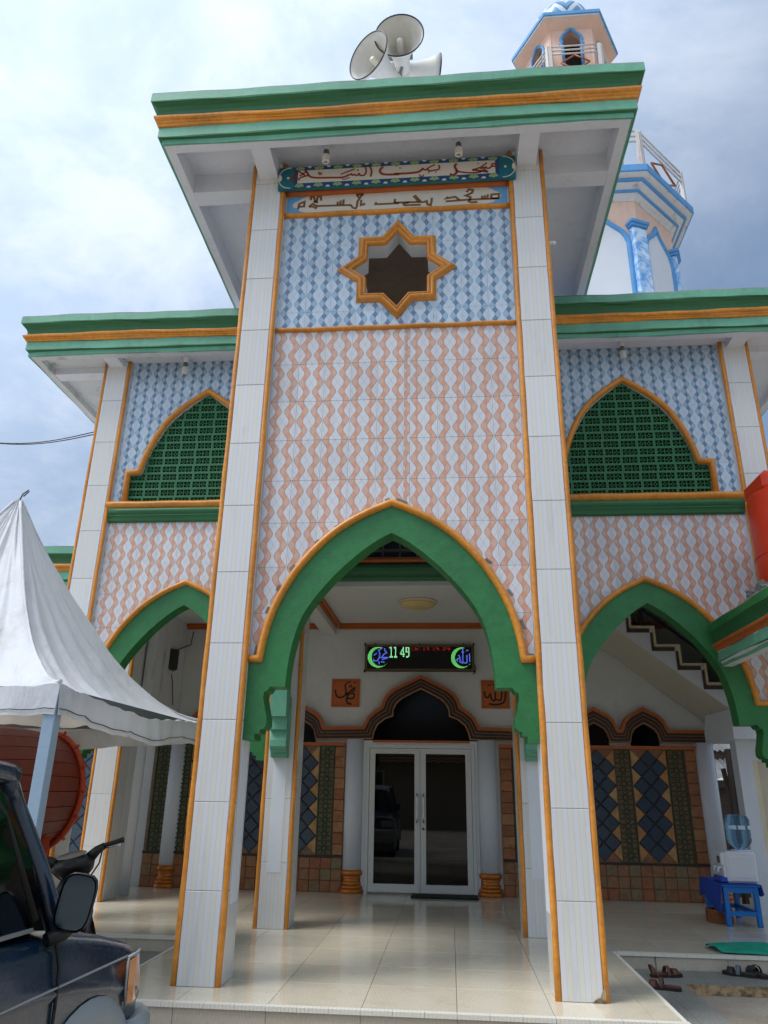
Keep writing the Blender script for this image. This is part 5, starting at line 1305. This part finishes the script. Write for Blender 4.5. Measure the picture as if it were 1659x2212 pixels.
# ---- sandals
def sandal(loc, rz, label, c1, c2, buckle=True, heel=True, tilt=0.0):
    s = thing('sandal', loc, label, 'sandal', 'sandals left by the porch step'); s.rotation_euler = (tilt, 0, rz); bpy.context.view_layer.update()
    out = smoothpts([(.0, -.13), (.035, -.12), (.042, -.06), (.036, 0), (.048, .06), (.045, .11), (.02, .145), (-.02, .14), (-.045, .10), (-.044, .04), (-.034, -.02), (-.038, -.08), (-.03, -.12), (0, -.13)], 3)[:-1]
    def loc_build(m, name, mat):
        o = m.build(name, mat, None, (0, 0, 0)); o.parent = s; return o
    loc_build(MB().slab([out], [], 0, .022, 'XY'), 'sole', 'sole')
    loc_build(MB().slab([[(x*.9, y*.95) for x, y in out]], [], .0215, .028, 'XY'), 'footbed', c1)
    def strap(y, w, h, nm, mt_, yo=0.0):
        m = MB(); K = 12
        for k in range(K+1):
            a = PI*k/K; x = -.047*math.cos(a); z = .018+h*math.sin(a); yy = y+yo*math.sin(a)
            for dy in (-w/2, w/2): m.v.append((x, yy+dy, z)); m.v.append((x*.93, yy+dy, z-.005))
        for k in range(K):
            o = k*4
            for q, r in ((0, 2), (2, 3), (3, 1), (1, 0)): m.f.append((o+q, o+r, o+4+r, o+4+q)); m.sm.append(True)
        return loc_build(m, nm, mt_)
    strap(.075, .05, .042, 'front_strap', c1); strap(.015, .032, .062, 'instep_strap', c2)
    if heel: strap(-.085, .022, .075, 'heel_strap', c1, -.045)
    if buckle: loc_build(MB().box(-.05, -.043, .005, .028, .035, .055), 'buckle', 'grey_metal')
p = lambda x, y: px(1382.5+.16667*x, 1990.8+.16667*y, Z=-.12)
q = p(330, 715); sandal((q.x, q.y, -.12), math.radians(-75), 'brown leather sandal by the step with its heel strap standing up', 'leather_brown', 'leather_brown')
q = p(345, 880); sandal((q.x-.02, q.y, -.12), math.radians(70), 'brown leather sandal with a buckle strap lying against the porch edge', 'leather_brown', 'leather_brown', heel=False)
q = p(1310, 705); sandal((q.x, q.y, -.12), math.radians(62), 'black sandal with a grey strap, toe turned out from the step', 'leather_black', 'strap_grey', False, False)
q = p(1525, 705); sandal((q.x, q.y, -.12), math.radians(8), 'all-black sandal placed straight beside the grey-strapped one', 'leather_black', 'leather_black', False, False)

# ---- view through the gap: neighbour's roofs and leaning timber
nr = thing('neighbour_shed', (5.2, 14.5, -.2), 'shed with pale corrugated roof sheets seen through the gap beside the porch', 'shed'); bpy.context.view_layer.update()
for k, (zz, yy) in enumerate(((2.5, 14.2), (2.0, 13.6), (1.55, 13.1))):
    m = MB(); n = 60
    for i in range(n+1):
        x = 4.0+2.6*i/n; dz_ = .022*math.sin(i*PI*.9)
        m.v.append((x, yy, zz+dz_)); m.v.append((x, yy+1.1, zz+.62+dz_))
    for i in range(n): m.f.append((i*2, i*2+2, i*2+3, i*2+1)); m.sm.append(False)
    m.build('roof_sheet', 'sheet_roof', nr)
    MB().box(4.0, 6.6, yy+.06, yy+.14, zz-.14, zz-.03).build('purlin', 'timber', nr)
MB().box(4.1, 6.6, 13.3, 15.2, -.2, 1.5).build('shed_wall', 'timber', nr)
tmL = px(1570, 1640, Y=11.6); random.seed(11)
for k, (xa_, xb_, top, bot) in enumerate(((1568, 1584, 1618, 1770), (1577, 1580, 1618, 1790), (1588, 1592, 1625, 1760), (1596, 1578, 1620, 1800), (1572, 1600, 1700, 1800), (1560, 1588, 1660, 1790))):
    a = px(xa_+2, top, Y=11.5+.08*k); b = px(xb_+6, bot, Y=11.5+.08*k); d = (b-a).normalized(); b = a + d*((a.z+.2)/max(.2, -d.z))
    o = MB().bar(a, b, .07, .05).build('timber_plank', 'timber'); tag(o, 'old dark timber plank leaning in the narrow gap beside the porch', 'timber', 'planks leaning in the gap beside the porch')

# ================================================================== left-hand side
sh = thing('side_hall', (-6.0, 9.9, -.2), 'lower side hall with green cornice and a strip of blue glass blocks', 'building'); bpy.context.view_layer.update()
YA = 9.78
MB().box(-8.5, -4.47, YA, YA+.2, -.2, 4.0).build('hall_wall', 'white_plaster', sh)
MB().box(-8.5, -4.47, YA-.03, YA-.001, -.2, 0.05).build('hall_plinth', 'orange', sh)
ap_ = MB().box(-5.02, -4.50, YA-.004, YA, 0.12, 2.4).build('glass_panel', 'stone_tan', sh)
for r in range(19):
    for dx in ((0,) if r % 2 == 0 else (-.1175, .1175)): inst('glass_block', GBM, ap_, (-4.74+dx, YA-.004, .26+r*.1175))
    if r % 2 == 0:
        inst('stone_wedge', TRI, ap_, (-5.02+.0, YA-.0045, .26+r*.1175)); inst('stone_wedge', TRI, ap_, (-4.50, YA-.0045, .26+r*.1175), (0, PI, 0))
z0c = px(130, 1262, Y=9.4).z
cornice(sh, -9.0, -4.47, 9.45, 12.0, z0c, .95, seed=4)
MB().box(-8.99, -4.48, 9.46, 11.9, z0c, z0c+.5).build('roof_slab', 'white_stained', sh)

# ---- drum on its stand
dc = Vector((-4.02, 7.40, 1.226)); dax = Vector((.31, .95, 0)).normalized(); RD = .545; LD = 1.15
dr_ = thing('drum', (dc.x-.35, dc.y-.2, -.2), 'huge red-brown wooden barrel drum with orange rims under the tent', 'drum'); bpy.context.view_layer.update()
M = Matrix.Translation(dc) @ dax.to_track_quat('Z', 'Y').to_matrix().to_4x4()
n = 26
for k in range(n):
    m = MB(); a0_, a1_ = 2*PI*k/n+.006, 2*PI*(k+1)/n-.006
    for i in range(9):
        t = i/8; z = -LD+LD*t; r = RD-.02+.045*math.sin(PI*t)
        for a in (a0_, a1_): m.v.append(tuple(M @ Vector((r*math.cos(a), r*math.sin(a), z))))
        for a in (a0_, a1_): m.v.append(tuple(M @ Vector(((r-.03)*math.cos(a), (r-.03)*math.sin(a), z))))
    for i in range(8):
        o = i*4
        for q_, r_ in ((0, 1), (1, 3), (3, 2), (2, 0)): m.f.append((o+q_, o+r_, o+4+r_, o+4+q_)); m.sm.append(False)
    m.build('stave', 'drum_wood', dr_)
for z in (0.0, -LD):
    R = [M @ Vector((RD*math.cos(2*PI*k/40), RD*math.sin(2*PI*k/40), z)) for k in range(41)]
    MB().tube(R, .028, 8, False).build('rim', 'drum_rim', dr_)
    MB().lathe([(0, z+.005), (RD-.01, z+.005), (RD-.01, z-.005)], 40, M, closed=False).build('drum_skin', 'hide', dr_)
    for k in range(16):
        a = 2*PI*k/16; MB().tube([M @ Vector((RD*math.cos(a), RD*math.sin(a), z-.01)), M @ Vector(((RD+.055)*math.cos(a), (RD+.055)*math.sin(a), z-.01))], .016, 8).build('peg', 'drum_rim', dr_)
for t in (-.15, -.8):
    c = dc + dax*t*LD/.95; pp = Vector((-dax.y, dax.x, 0))
    MB().bar(c+pp*.34+Vector((0, 0, -.95)), c+pp*.34+Vector((0, 0, -.34)), .09).bar(c-pp*.34+Vector((0, 0, -.95)), c-pp*.34+Vector((0, 0, -.34)), .09).bar(c-pp*.4+Vector((0, 0, -.56)), c+pp*.4+Vector((0, 0, -.56)), .09, .12).build('stand_frame', 'drum_stand', dr_)
for s in (-1, 1):
    pp = Vector((-dax.y, dax.x, 0))*.34*s; MB().bar(dc-dax*.1+pp+Vector((0, 0, -.82)), dc-dax*.85+pp+Vector((0, 0, -.82)), .07).build('stand_rail', 'drum_stand', dr_)
for c_ in list(dr_.children):
    if c_.name.startswith('stand_frame'):
        zmin = min((v.co.z for v in c_.data.vertices)); 
        for v in c_.data.vertices:
            if v.co.z < zmin+.05: v.co.z = -.2

# ---- overhead wire
a, b = px(-60, 951, Y=8.3), px(205, 938, Y=8.15)
wr2 = MB()
for dz_ in (0, .012): wr2.tube([a+(b-a)*t+Vector((0, 0, -.10*math.sin(PI*t)+dz_*t*3)) for t in [k/12 for k in range(13)]], .007, 5)
wo_ = wr2.build('overhead_cable', 'black_plastic'); tag(wo_, 'thin black overhead cable running to the wing pillar above the tent', 'cable')
# ================================================================== tent
random.seed(5)
TX1, TX0, TY0, TY1 = -2.49, -5.45, 4.62, 7.53; TZ = 1.90; TP = Vector((-3.97, 6.07, 3.80))
tn = thing('canopy_tent', ((TX0+TX1)/2, (TY0+TY1)/2, -.2), 'white peaked canvas tent with a sagging valance and steel legs', 'tent'); bpy.context.view_layer.update()
def tentpt(side, u, t):
    """side 0..3, u along the eave 0..1, t 0 at peak .. 1 at eave"""
    C = [Vector((TX0, TY0, TZ)), Vector((TX1, TY0, TZ)), Vector((TX1, TY1, TZ)), Vector((TX0, TY1, TZ))]
    a, b = C[side], C[(side+1) % 4]; e = a.lerp(b, u)
    edge = 1-abs(2*u-1)
    p = TP.lerp(e, t); h = TZ + (TP.z-TZ)*((1-t)**1.75)
    h -= .10*edge*t**3 * (1 if t < 1 else 1)
    inward = (TP-e); inward.z = 0; inward.normalize()
    p = Vector((p.x, p.y, h)) + inward*(.05*edge*math.sin(PI*min(1, t)))
    w = .020*math.sin(u*31+side*2+t*2.5)*math.sin(PI*t)**.7 + .013*math.sin(u*67+t*5+side)*t*(1-.5*t) + .02*mn_.noise(Vector((u*7+side*5, t*4, 1.7)))+.012*mn_.noise(Vector((u*26+side*5, t*9, 3.1)))
    p.z += w*(1-.4*t); p -= inward*w*.5
    return p
for side in range(4):
    m = MB(); nu, nt_ = 72, 44
    for j in range(nt_+1):
        t = .012+.988*j/nt_
        for i in range(nu+1): m.v.append(tuple(tentpt(side, i/nu, t)))
    for j in range(nt_):
        for i in range(nu): m.f.append((j*(nu+1)+i, j*(nu+1)+i+1, (j+1)*(nu+1)+i+1, (j+1)*(nu+1)+i)); m.sm.append(True)
    m.build('roof_panel', 'tarp', tn)
    m = MB(); nv = 7; nrm = [Vector((0, -1, 0)), Vector((1, 0, 0)), Vector((0, 1, 0)), Vector((-1, 0, 0))][side]
    for j in range(nv+1):
        for i in range(nu+1):
            u = i/nu; p = tentpt(side, u, 1.0); v = j/nv
            k = (.022*math.sin(u*23+side)+.012*math.sin(u*57))*v*(1-abs(2*u-1)**4) + .015*v
            q = p + nrm*k + Vector((0, 0, -.195*v-.012*v*math.sin(u*19+side*3))); m.v.append(tuple(q))
    for j in range(nv):
        for i in range(nu): m.f.append((j*(nu+1)+i, j*(nu+1)+i+1, (j+1)*(nu+1)+i+1, (j+1)*(nu+1)+i)); m.sm.append(True)
    m.build('valance', 'tarp', tn)
    # seams
    MB().tube([tentpt(side, 0.0, .02+.98*k/30)+Vector((0, 0, .012)) for k in range(31)], .014, 6).build('ridge_seam', 'tarp', tn)
    MB().tube([tentpt(side, k/40, 1.0)+nrm*.021+Vector((0, 0, -.158-.012*.8*math.sin(k/40*19+side*3))) + nrm*(.022*math.sin(k/40*23+side)+.012*math.sin(k/40*57))*.8*(1-abs(2*k/40-1)**4) for k in range(41)], .0035, 4).build('hem_stitch', 'rubber', tn)
MB().tube([(TP.x, TP.y, TP.z-.03), (TP.x+.02, TP.y, TP.z+.03), (TP.x+.07, TP.y, TP.z+.07), (TP.x+.075, TP.y, TP.z+.055), (TP.x+.03, TP.y, TP.z+.005)], .007, 6).build('peak_hook', 'grey_metal', tn)
for x, y in ((TX1-.04, TY0+.04), (TX1+.075, TY1-.03), (TX0+.04, TY1-.04), (TX0+.04, TY0+.04)):
    MB().box(x-.04, x+.04, y-.04, y+.04, -.2, TZ-.03, None, .004).build('tent_leg', 'steel_pole', tn)
for (a, b) in (((TX0, TY0), (TX1, TY0)), ((TX1, TY0), (TX1, TY1)), ((TX1, TY1), (TX0, TY1)), ((TX0, TY1), (TX0, TY0))):
    A = Vector((*a, TZ-.05)); B = Vector((*b, TZ-.05)); c = Vector(((TX0+TX1)/2, (TY0+TY1)/2, TZ-.05)); A = A.lerp(c, .03); B = B.lerp(c, .03)
    MB().bar(A, B, .04, .06).build('eave_bar', 'grey_metal', tn)
    mid_ = (A+B)/2; MB().bar(mid_, Vector((TP.x, TP.y, TZ+.35)), .03).build('roof_bar', 'iron_dark', tn)
MB().box(TX1-.065, TX1-.02, TY0+.35, TY0+.40, TZ-.12, TZ-.02).build('clip', 'black_plastic', tn)
MB().tube([(TX1-.11, TY0+.02, .72), (TX1-.0, TY0-.02, .75), (TX1+.02, TY0-.02, .75)], .012, 6).build('leg_pin', 'horn', tn)

# ================================================================== car
CG = Matrix.Translation((-1.285, 3.42, 0)) @ Matrix.Rotation(math.radians(-1.5), 4, 'Z')
car = thing('parked_car', (-2.1, 1.6, -.2), 'dark blue and grey car parked beside the tent, front towards the porch', 'car'); bpy.context.view_layer.update()
WD = 1.62
def cb(m, name, mat, parent=car): 
    m.v = [tuple(CG @ Vector(p)) for p in m.v]; return m.build(name, mat, parent)
# stations: y (0 = nose), shoulder height, nose tuck
ST = [(0.03, .60, .05), (0.022, .635, .022), (0.0, .665, .006), (-.04, .685, .001), (-.12, .70, .0), (-.30, .745, .0), (-.55, .79, .0), (-.80, .82, .0), (-1.0, .835, .0), (-2.4, .85, .0), (-3.5, .84, .0), (-3.7, .78, .06)]
def section(y, zs, tk):
    h = []
    for (x, z) in ((.06, -.02), (.012, .06), (0.0, .2), (0.0, .42), (.004, zs-.19), (-.008, zs-.165), (.008, zs-.14), (.02, zs-.05), (.05, zs-.012), (.09, zs), (.20, zs+.02), (WD/2, zs+.045)): h.append((-(x+tk), y, min(z, zs+.05)))
    return h + [(-WD-p[0], p[1], p[2]) for p in h[-2::-1]]
m = MB(); secs = [section(*s) for s in ST]; L = len(secs[0])
for s_ in secs: m.v += s_
for i in range(len(secs)-1):
    for k in range(L-1): m.f.append((i*L+k, i*L+k+1, (i+1)*L+k+1, (i+1)*L+k)); m.sm.append(True)
m.f.append(tuple(range(L))); m.sm.append(False); m.f.append(tuple((len(secs)-1)*L+k for k in reversed(range(L)))); m.sm.append(False)
cb(m, 'body', 'car_paint')
# cabin
G0 = [(-.05, -.66, .82), (-.05, -.80, .84), (-.05, -2.3, .85), (-.05, -3.3, .85)]
GT_ = [(-.20, -.86, 1.26), (-.17, -.96, 1.31), (-.16, -2.3, 1.37), (-.18, -3.2, 1.33)]
m = MB(); 
for a, b in zip(G0, GT_): m.v += [a, b, (-WD-b[0], b[1], b[2]+.0), (-WD-a[0], a[1], a[2])]
for i in range(3):
    o = i*4; m.f += [(o, o+1, o+5, o+4), (o+2, o+3, o+7, o+6)]; m.sm += [False, False]
m.f += [(0, 1, 2, 3), (12, 13, 14, 15)]; m.sm += [False, False]
cb(m, 'windows', 'car_glass')
m = MB(); n = 8
for i, b in enumerate(GT_):
    for k in range(n+1):
        u = k/n; x = b[0]+(-WD-2*b[0])*u; m.v.append((x, b[1]+(.03*math.sin(PI*u) if i == 0 else 0), b[2]+.045*math.sin(PI*u)**.6))
for i in range(3):
    for k in range(n): m.f.append((i*(n+1)+k, i*(n+1)+k+1, (i+1)*(n+1)+k+1, (i+1)*(n+1)+k)); m.sm.append(True)
cb(m, 'roof', 'car_paint')
def lp(a, b, t): return tuple(a[i]+(b[i]-a[i])*t for i in range(3))
for s in (0, 1):
    mir = (lambda p: p) if s == 0 else (lambda p: (-WD-p[0], p[1], p[2]))
    o_ = .012
    A = [(-.04, -.66, .80), (-.11, -.74, 1.02), (-.175, -.83, 1.21), (-.168, -.92, 1.29), (-.155, -1.05, 1.33), (-.15, -2.35, 1.385), (-.17, -3.2, 1.34)]
    cb(MB().tube([mir(p) for p in smoothpts(A, 5)], .034, 8), 'window_pillar', 'car_paint')
    cb(MB().tube([mir(p) for p in ((-.04, -1.80, .84), (-.155, -1.85, 1.35))], .032, 8), 'window_pillar', 'car_paint')
    cb(MB().tube([mir(p) for p in ((-.03, -.86, .852), (-.03, -2.0, .868), (-.03, -3.3, .868))], .007, 8), 'window_trim', 'flare')
    cb(MB().tube([mir(p) for p in ((-.058, -.80, .87), (-.150, -.93, 1.19), (-.160, -1.02, 1.26), (-.155, -1.76, 1.29))], .013, 6), 'window_seal', 'rubber')
    cb(MB().tube([mir(p) for p in ((.004, -.70, .60), (.006, -.705, .3), (-.012, -.71, .0))], .006, 5), 'door_gap', 'rubber')
    cb(MB().tube([mir(p) for p in smoothpts([(-.02, -.72, .80), (.0, -.705, .72), (.004, -.70, .60)], 4)], .006, 5), 'door_gap', 'rubber')
    cb(MB().tube([mir(p) for p in ((.004, -.165, .655), (.004, -.5, .66), (.006, -1.2, .668), (.006, -3.4, .67))], .004, 6), 'side_moulding', 'flare')
    # wheel and flare
    for wy in (-.44, -3.0):
        WM = Matrix.Translation(mir((-.09, wy, .09))) @ Matrix.Rotation(PI/2, 4, 'Y')
        cb(MB().lathe([(.17, -.09), (.27, -.09), (.295, -.07), (.30, 0), (.295, .07), (.27, .09), (.17, .085), (.15, .06)], 32, WM), 'wheel', 'rubber')
        cb(MB().lathe([(.0, .05), (.05, .065), (.10, .05), (.16, .075), (.175, .08)], 24, WM @ Matrix.Scale(1 if s == 0 else -1, 4, (0, 0, 1)), closed=False), 'wheel_rim', 'flare')
        P = [((wy+.47*math.cos(a)), .10+.47*math.sin(a)) for a in [math.radians(-10)+math.radians(200)*k/24 for k in range(25)]]
        I = [((wy+.335*math.cos(a)), .10+.335*math.sin(a)) for a in [math.radians(-10)+math.radians(200)*k/24 for k in range(25)]]
        mm_ = MB()
        for (y0_, z0_), (y1_, z1_) in zip(P, I): mm_.v += [mir((.001, y0_, z0_)), mir((.028, y0_*.75+y1_*.25, z0_*.75+z1_*.25)), mir((.035, y1_, z1_)), mir((-.03, y1_, z1_))]
        for k in range(24):
            for j in range(3): mm_.f.append((k*4+j, k*4+j+1, k*4+5+j, k*4+4+j)); mm_.sm.append(True)
        cb(mm_, 'wheel_flare', 'flare')
        mm_ = MB().slab([I + [(wy, -.05)]], [], 0, .004, 'YZ'); mm_.v = [mir((.004 + p[0], p[1], p[2])) for p in mm_.v]; cb(mm_, 'wheel_well_shade', 'rubber')  # dark sheet on the uncut body, painted shade of the wheel hollow
    # corner lamp wrapping the nose
    mm_ = MB(); 
    for (x, y, z) in ((.014, -.16, .64), (.016, -.10, .645), (-.03, .03, .63), (-.16, .05, .62), (.014, -.155, .55), (.016, -.10, .545), (-.02, .042, .54), (-.16, .06, .54), (.008, -.13, .485), (.010, -.08, .48), (-.02, .04, .475), (-.16, .055, .475)): mm_.v.append(mir((x, y, z)))
    mm_.f = [(0, 1, 5, 4), (1, 2, 6, 5), (4, 5, 9, 8), (5, 6, 10, 9)]; mm_.sm = [False]*4
    cb(mm_, 'corner_lamp', 'amber')
    mm2 = MB(); mm2.v = list(mm_.v); mm2 = MB().add([mir(p) for p in ((-.03, .036, .63), (-.30, .055, .62), (-.30, .065, .48), (-.02, .045, .48))], [(0, 1, 2, 3)]); cb(mm2, 'headlamp', 'lamp_clear')
    cb(MB().tube([mir(p) for p in ((.008, -.17, .65), (.012, -.09, .655), (-.03, .03, .642))], .006, 6), 'lamp_bezel', 'flare')
    cb(MB().tube([mir(p) for p in ((.012, -.172, .65), (.010, -.165, .55), (.006, -.14, .48))], .005, 6), 'lamp_bezel', 'flare')
# bumper
P = [(-.0, -.20), (.045, -.14), (.04, -.02), (-.02, .09), (-.2, .14), (-WD/2, .16)]
P = P + [(-WD-x, y) for x, y in P[-2::-1]]
m = MB()
for (x, y) in P:
    d = Vector((x+WD/2, y+1.2)).normalized()
    for (o, z) in ((-.06, .425), (0.0, .44), (.03, .42), (.035, .30), (.0, .18), (-.08, .14)): m.v.append((x+d.x*o, y+d.y*o, z))
for i in range(len(P)-1):
    for j in range(5): m.f.append((i*6+j, i*6+j+1, (i+1)*6+j+1, (i+1)*6+j)); m.sm.append(True)
cb(m, 'bumper', 'flare')
# door mirror
mo = px(162, 1950, Y=2.66); CI = CG.inverted(); ml = CI @ Vector(mo)
M = CG @ Matrix.Translation(ml) @ Matrix.Rotation(math.radians(14), 4, 'Z') @ Matrix.Rotation(math.radians(9), 4, 'Y')
m = MB(); K = 24
def rr(a, w, h, p=4.0): c, s_ = math.cos(a), math.sin(a); k = (abs(c)**p+abs(s_)**p)**(-1/p); return (c*k*w, s_*k*h)
for (y, f) in ((0, .97), (.0, 1.0), (.025, 1.0), (.05, .86), (.07, .5), (.073, .1)):
    for k in range(K): q = rr(2*PI*k/K, .058*f, .088*f); m.v.append(tuple(M @ Vector((q[0], y, q[1]))))
for i in range(5):
    for k in range(K): m.f.append((i*K+k, i*K+(k+1) % K, (i+1)*K+(k+1) % K, (i+1)*K+k)); m.sm.append(True)
hm = m.build('door_mirror', 'black_plastic', car)
m = MB(); m.v = [tuple(M @ Vector((rr(2*PI*k/K, .052, .081)[0], .004, rr(2*PI*k/K, .052, .081)[1]))) for k in range(K)]; m.f = [tuple(range(K))]; m.sm = [False]; m.build('mirror_glass', 'mirror_glass', hm)
MB().tube([M @ Vector((-.0, .035, -.075)), M @ Vector((-.015, .035, -.10)), CG @ Vector((-.02, -.78, .81))], .024, 8).build('mirror_arm', 'black_plastic', hm)
cb(MB().box(-.012, .03, -1.62, -1.42, .70, .735, None, .01), 'door_handle', 'black_plastic')

# ================================================================== motor scooter
gr = px(262, 1815, Y=6.0)
SM = Matrix.Translation((-2.70, 6.02, -.19)) @ Matrix.Rotation(math.radians(-12), 4, 'Z') @ Matrix.Rotation(math.radians(-14), 4, 'Y')
scn = thing('motorcycle', (-2.85, 5.4, -.2), 'black step-through motorcycle parked behind the dark blue car', 'motorcycle'); bpy.context.view_layer.update()
def sb_(m, name, mat, mm=None, parent=scn):
    m.v = [tuple(SM @ ((mm @ Vector(p)) if mm is not None else Vector(p))) for p in m.v]; return m.build(name, mat, parent)
HM = Matrix.Translation((0, 0, 0)) @ Matrix.Rotation(math.radians(26), 4, 'Z')   # bars turned
def wheel(y, r, mm=None):
    WM = Matrix.Translation((0, y, r)) @ Matrix.Rotation(PI/2, 4, 'Y')
    w = sb_(MB().lathe([(r-.07, -.03), (r-.03, -.045), (r, -.02), (r, .02), (r-.03, .045), (r-.07, .03)], 32, WM), 'wheel', 'rubber', mm)
    s = MB()
    for k in range(18): s.bar(WM @ Vector((.03*math.cos(k), .03*math.sin(k), .02)), WM @ Vector(((r-.06)*math.cos(2*PI*k/18), (r-.06)*math.sin(2*PI*k/18), 0)), .005)
    sb_(s, 'spokes', 'chrome', mm, w)
wheel(.14, .28, HM); wheel(-1.08, .28)
def loft(secs, name, mat, mm=None):
    """secs: (centre, half width, half height) ellipses along y"""
    m = MB(); K = 16
    for (c, w, h) in secs:
        for k in range(K): a = 2*PI*k/K; m.v.append((c[0]+w*math.cos(a), c[1], c[2]+h*math.sin(a)))
    for i in range(len(secs)-1):
        for k in range(K): m.f.append((i*K+k, i*K+(k+1) % K, (i+1)*K+(k+1) % K, (i+1)*K+k)); m.sm.append(True)
    m.f += [tuple(range(K)), tuple((len(secs)-1)*K+k for k in range(K))]; m.sm += [False, False]
    return sb_(m, name, mat, mm)
for s in (-1, 1): sb_(MB().tube([(s*.07, .14, .28), (s*.06, .07, .55), (s*.05, .02, .74)], .022, 8), 'fork', 'black_plastic', HM)
m = MB(); 
for k in range(15):
    a = math.radians(10+150*k/14)
    for s in (-1, 1): m.v += [(s*.06, .14+.31*math.cos(a), .28+.31*math.sin(a)), (s*.03, .14+.335*math.cos(a), .28+.335*math.sin(a))]
for k in range(14):
    o = k*4; m.f += [(o, o+1, o+5, o+4), (o+1, o+3, o+7, o+5), (o+3, o+2, o+6, o+7)]; m.sm += [True]*3
sb_(m, 'front_fender', 'black_plastic', HM)
# head cowl with dial, bars
HB_ = [((0, -.11, .925), .05, .025), ((0, -.07, .925), .13, .055), ((0, 0.0, .925), .16, .075), ((0, .08, .905), .14, .085), ((0, .15, .88), .10, .07), ((0, .18, .87), .05, .04)]
loft(HB_, 'head_cowl', 'black_plastic', HM)
m = MB()
m.lathe([(0, .004), (.085, .004), (.09, 0)], 24, Matrix.Translation((0.0, -.04, .992)) @ Matrix.Rotation(math.radians(28), 4, 'X') @ Matrix.Diagonal((1.25, .62, 1, 1)), closed=False)
sb_(m, 'dial', 'dial', HM)
for s in (-1, 1):
    sb_(MB().tube([(s*.09, .02, .93), (s*.18, -.0, .99), (s*.24, -.02, 1.01)], [.05, .035, .025], 10), 'bar_cover', 'black_plastic', HM)
    sb_(MB().tube([(s*.23, -.02, 1.01), (s*.30, -.035, 1.015), (s*.37, -.05, 1.02)], .018, 10), 'grip', 'rubber', HM)
    sb_(MB().lathe([(.021, 0), (.021, .02), (.01, .022)], 10, Matrix.Translation((s*.37, -.05, 1.02)) @ Matrix.Rotation(s*PI/2, 4, 'Y')), 'bar_end', 'black_plastic', HM)
    sb_(MB().tube([(s*.20, .035, 1.0), (s*.27, .045, .995), (s*.36, .01, .99)], .007, 6), 'brake_lever', 'chrome', HM)
    sb_(MB().tube([(s*.22, .02, 1.0), (s*.17, .10, .90), (s*.06, .12, .78)], .006, 6), 'cable', 'rubber', HM)
sb_(MB().box(-.215, -.185, -.045, -.02, .985, 1.005), 'starter_button', 'tail_red', HM)
sb_(MB().tube([(0, .05, .95), (0, .0, .8), (0, -.05, .62)], [.07, .06, .06], 12), 'steering_head', 'black_plastic')
m = MB()
for i, (z, w, y, d) in enumerate(((.86, .09, .04, .05), (.74, .17, .04, .08), (.58, .22, .02, .10), (.42, .21, -.03, .10), (.30, .15, -.08, .08))):
    for k in range(11): t = k/10*2-1; m.v.append((w*t, y-d*abs(t)**1.5, z))
for i in range(4):
    for k in range(10): m.f.append((i*11+k, i*11+k+1, (i+1)*11+k+1, (i+1)*11+k)); m.sm.append(True)
lg = sb_(m, 'leg_shield', 'black_plastic'); lg.modifiers.new('t', 'SOLIDIFY').thickness = .012
loft([((0, -.05, .45), .05, .09), ((0, -.3, .36), .06, .08), ((0, -.5, .40), .10, .10), ((0, -.8, .52), .13, .14), ((0, -1.2, .60), .12, .10), ((0, -1.45, .64), .06, .05)], 'body', 'black_plastic')
loft([((0, -.42, .66), .09, .03), ((0, -.55, .69), .12, .045), ((0, -.9, .70), .13, .05), ((0, -1.25, .73), .11, .05), ((0, -1.35, .74), .07, .03)], 'seat', 'rubber')
sb_(MB().tube([(.12, -.4, .28), (.14, -.8, .27), (.15, -1.3, .33)], [.02, .035, .045], 10), 'exhaust', 'grey_metal')
sb_(MB().tube([(-.1, -.45, .25), (-.22, -.55, .02)], .012, 6), 'side_stand', 'iron_dark')

# ================================================================== house across the yard (mirrored in the door glass)
nh = thing('house_across', (0, -12, -.2), 'low house with brown roof tiles mirrored in the entrance door glass', 'house'); bpy.context.view_layer.update()
MB().box(-9, 9, -14, -11, -.2, 2.6).build('wall', 'house_wall', nh)
m = MB(); rows = 16; n = 120
for j in range(rows):
    y0_, y1_ = -10.2-2.6*j/rows, -10.2-2.6*(j+1)/rows-.03; za, zb_ = 2.35+2.0*j/rows, 2.35+2.0*(j+1)/rows
    b = len(m.v)
    for i in range(n+1):
        x = -9.5+19*i/n; d = .04*math.sin(i*PI*.8)
        m.v.append((x, y0_, za+d+.03)); m.v.append((x, y1_, zb_+d-.01))
    for i in range(n): m.f.append((b+i*2, b+i*2+2, b+i*2+3, b+i*2+1)); m.sm.append(True)
o = m.build('roof_tiles', 'roof_tile', nh); o['kind'] = 'stuff'
MB().box(-9.4, 9.4, -12.9, -12.7, 2.3, 4.32).build('gable', 'house_wall', nh)
for x in (-4, 2.5): 
    w = MB().box(x, x+1.2, -11, -10.97, .8, 2.0).build('window', 'door_glass', nh)
    MB().box(x-.06, x, -11, -10.95, .74, 2.06).box(x+1.2, x+1.26, -11, -10.95, .74, 2.06).box(x, x+1.2, -11, -10.95, 2.0, 2.06).box(x, x+1.2, -11, -10.95, .74, .8).build('window_frame', 'alu', w)
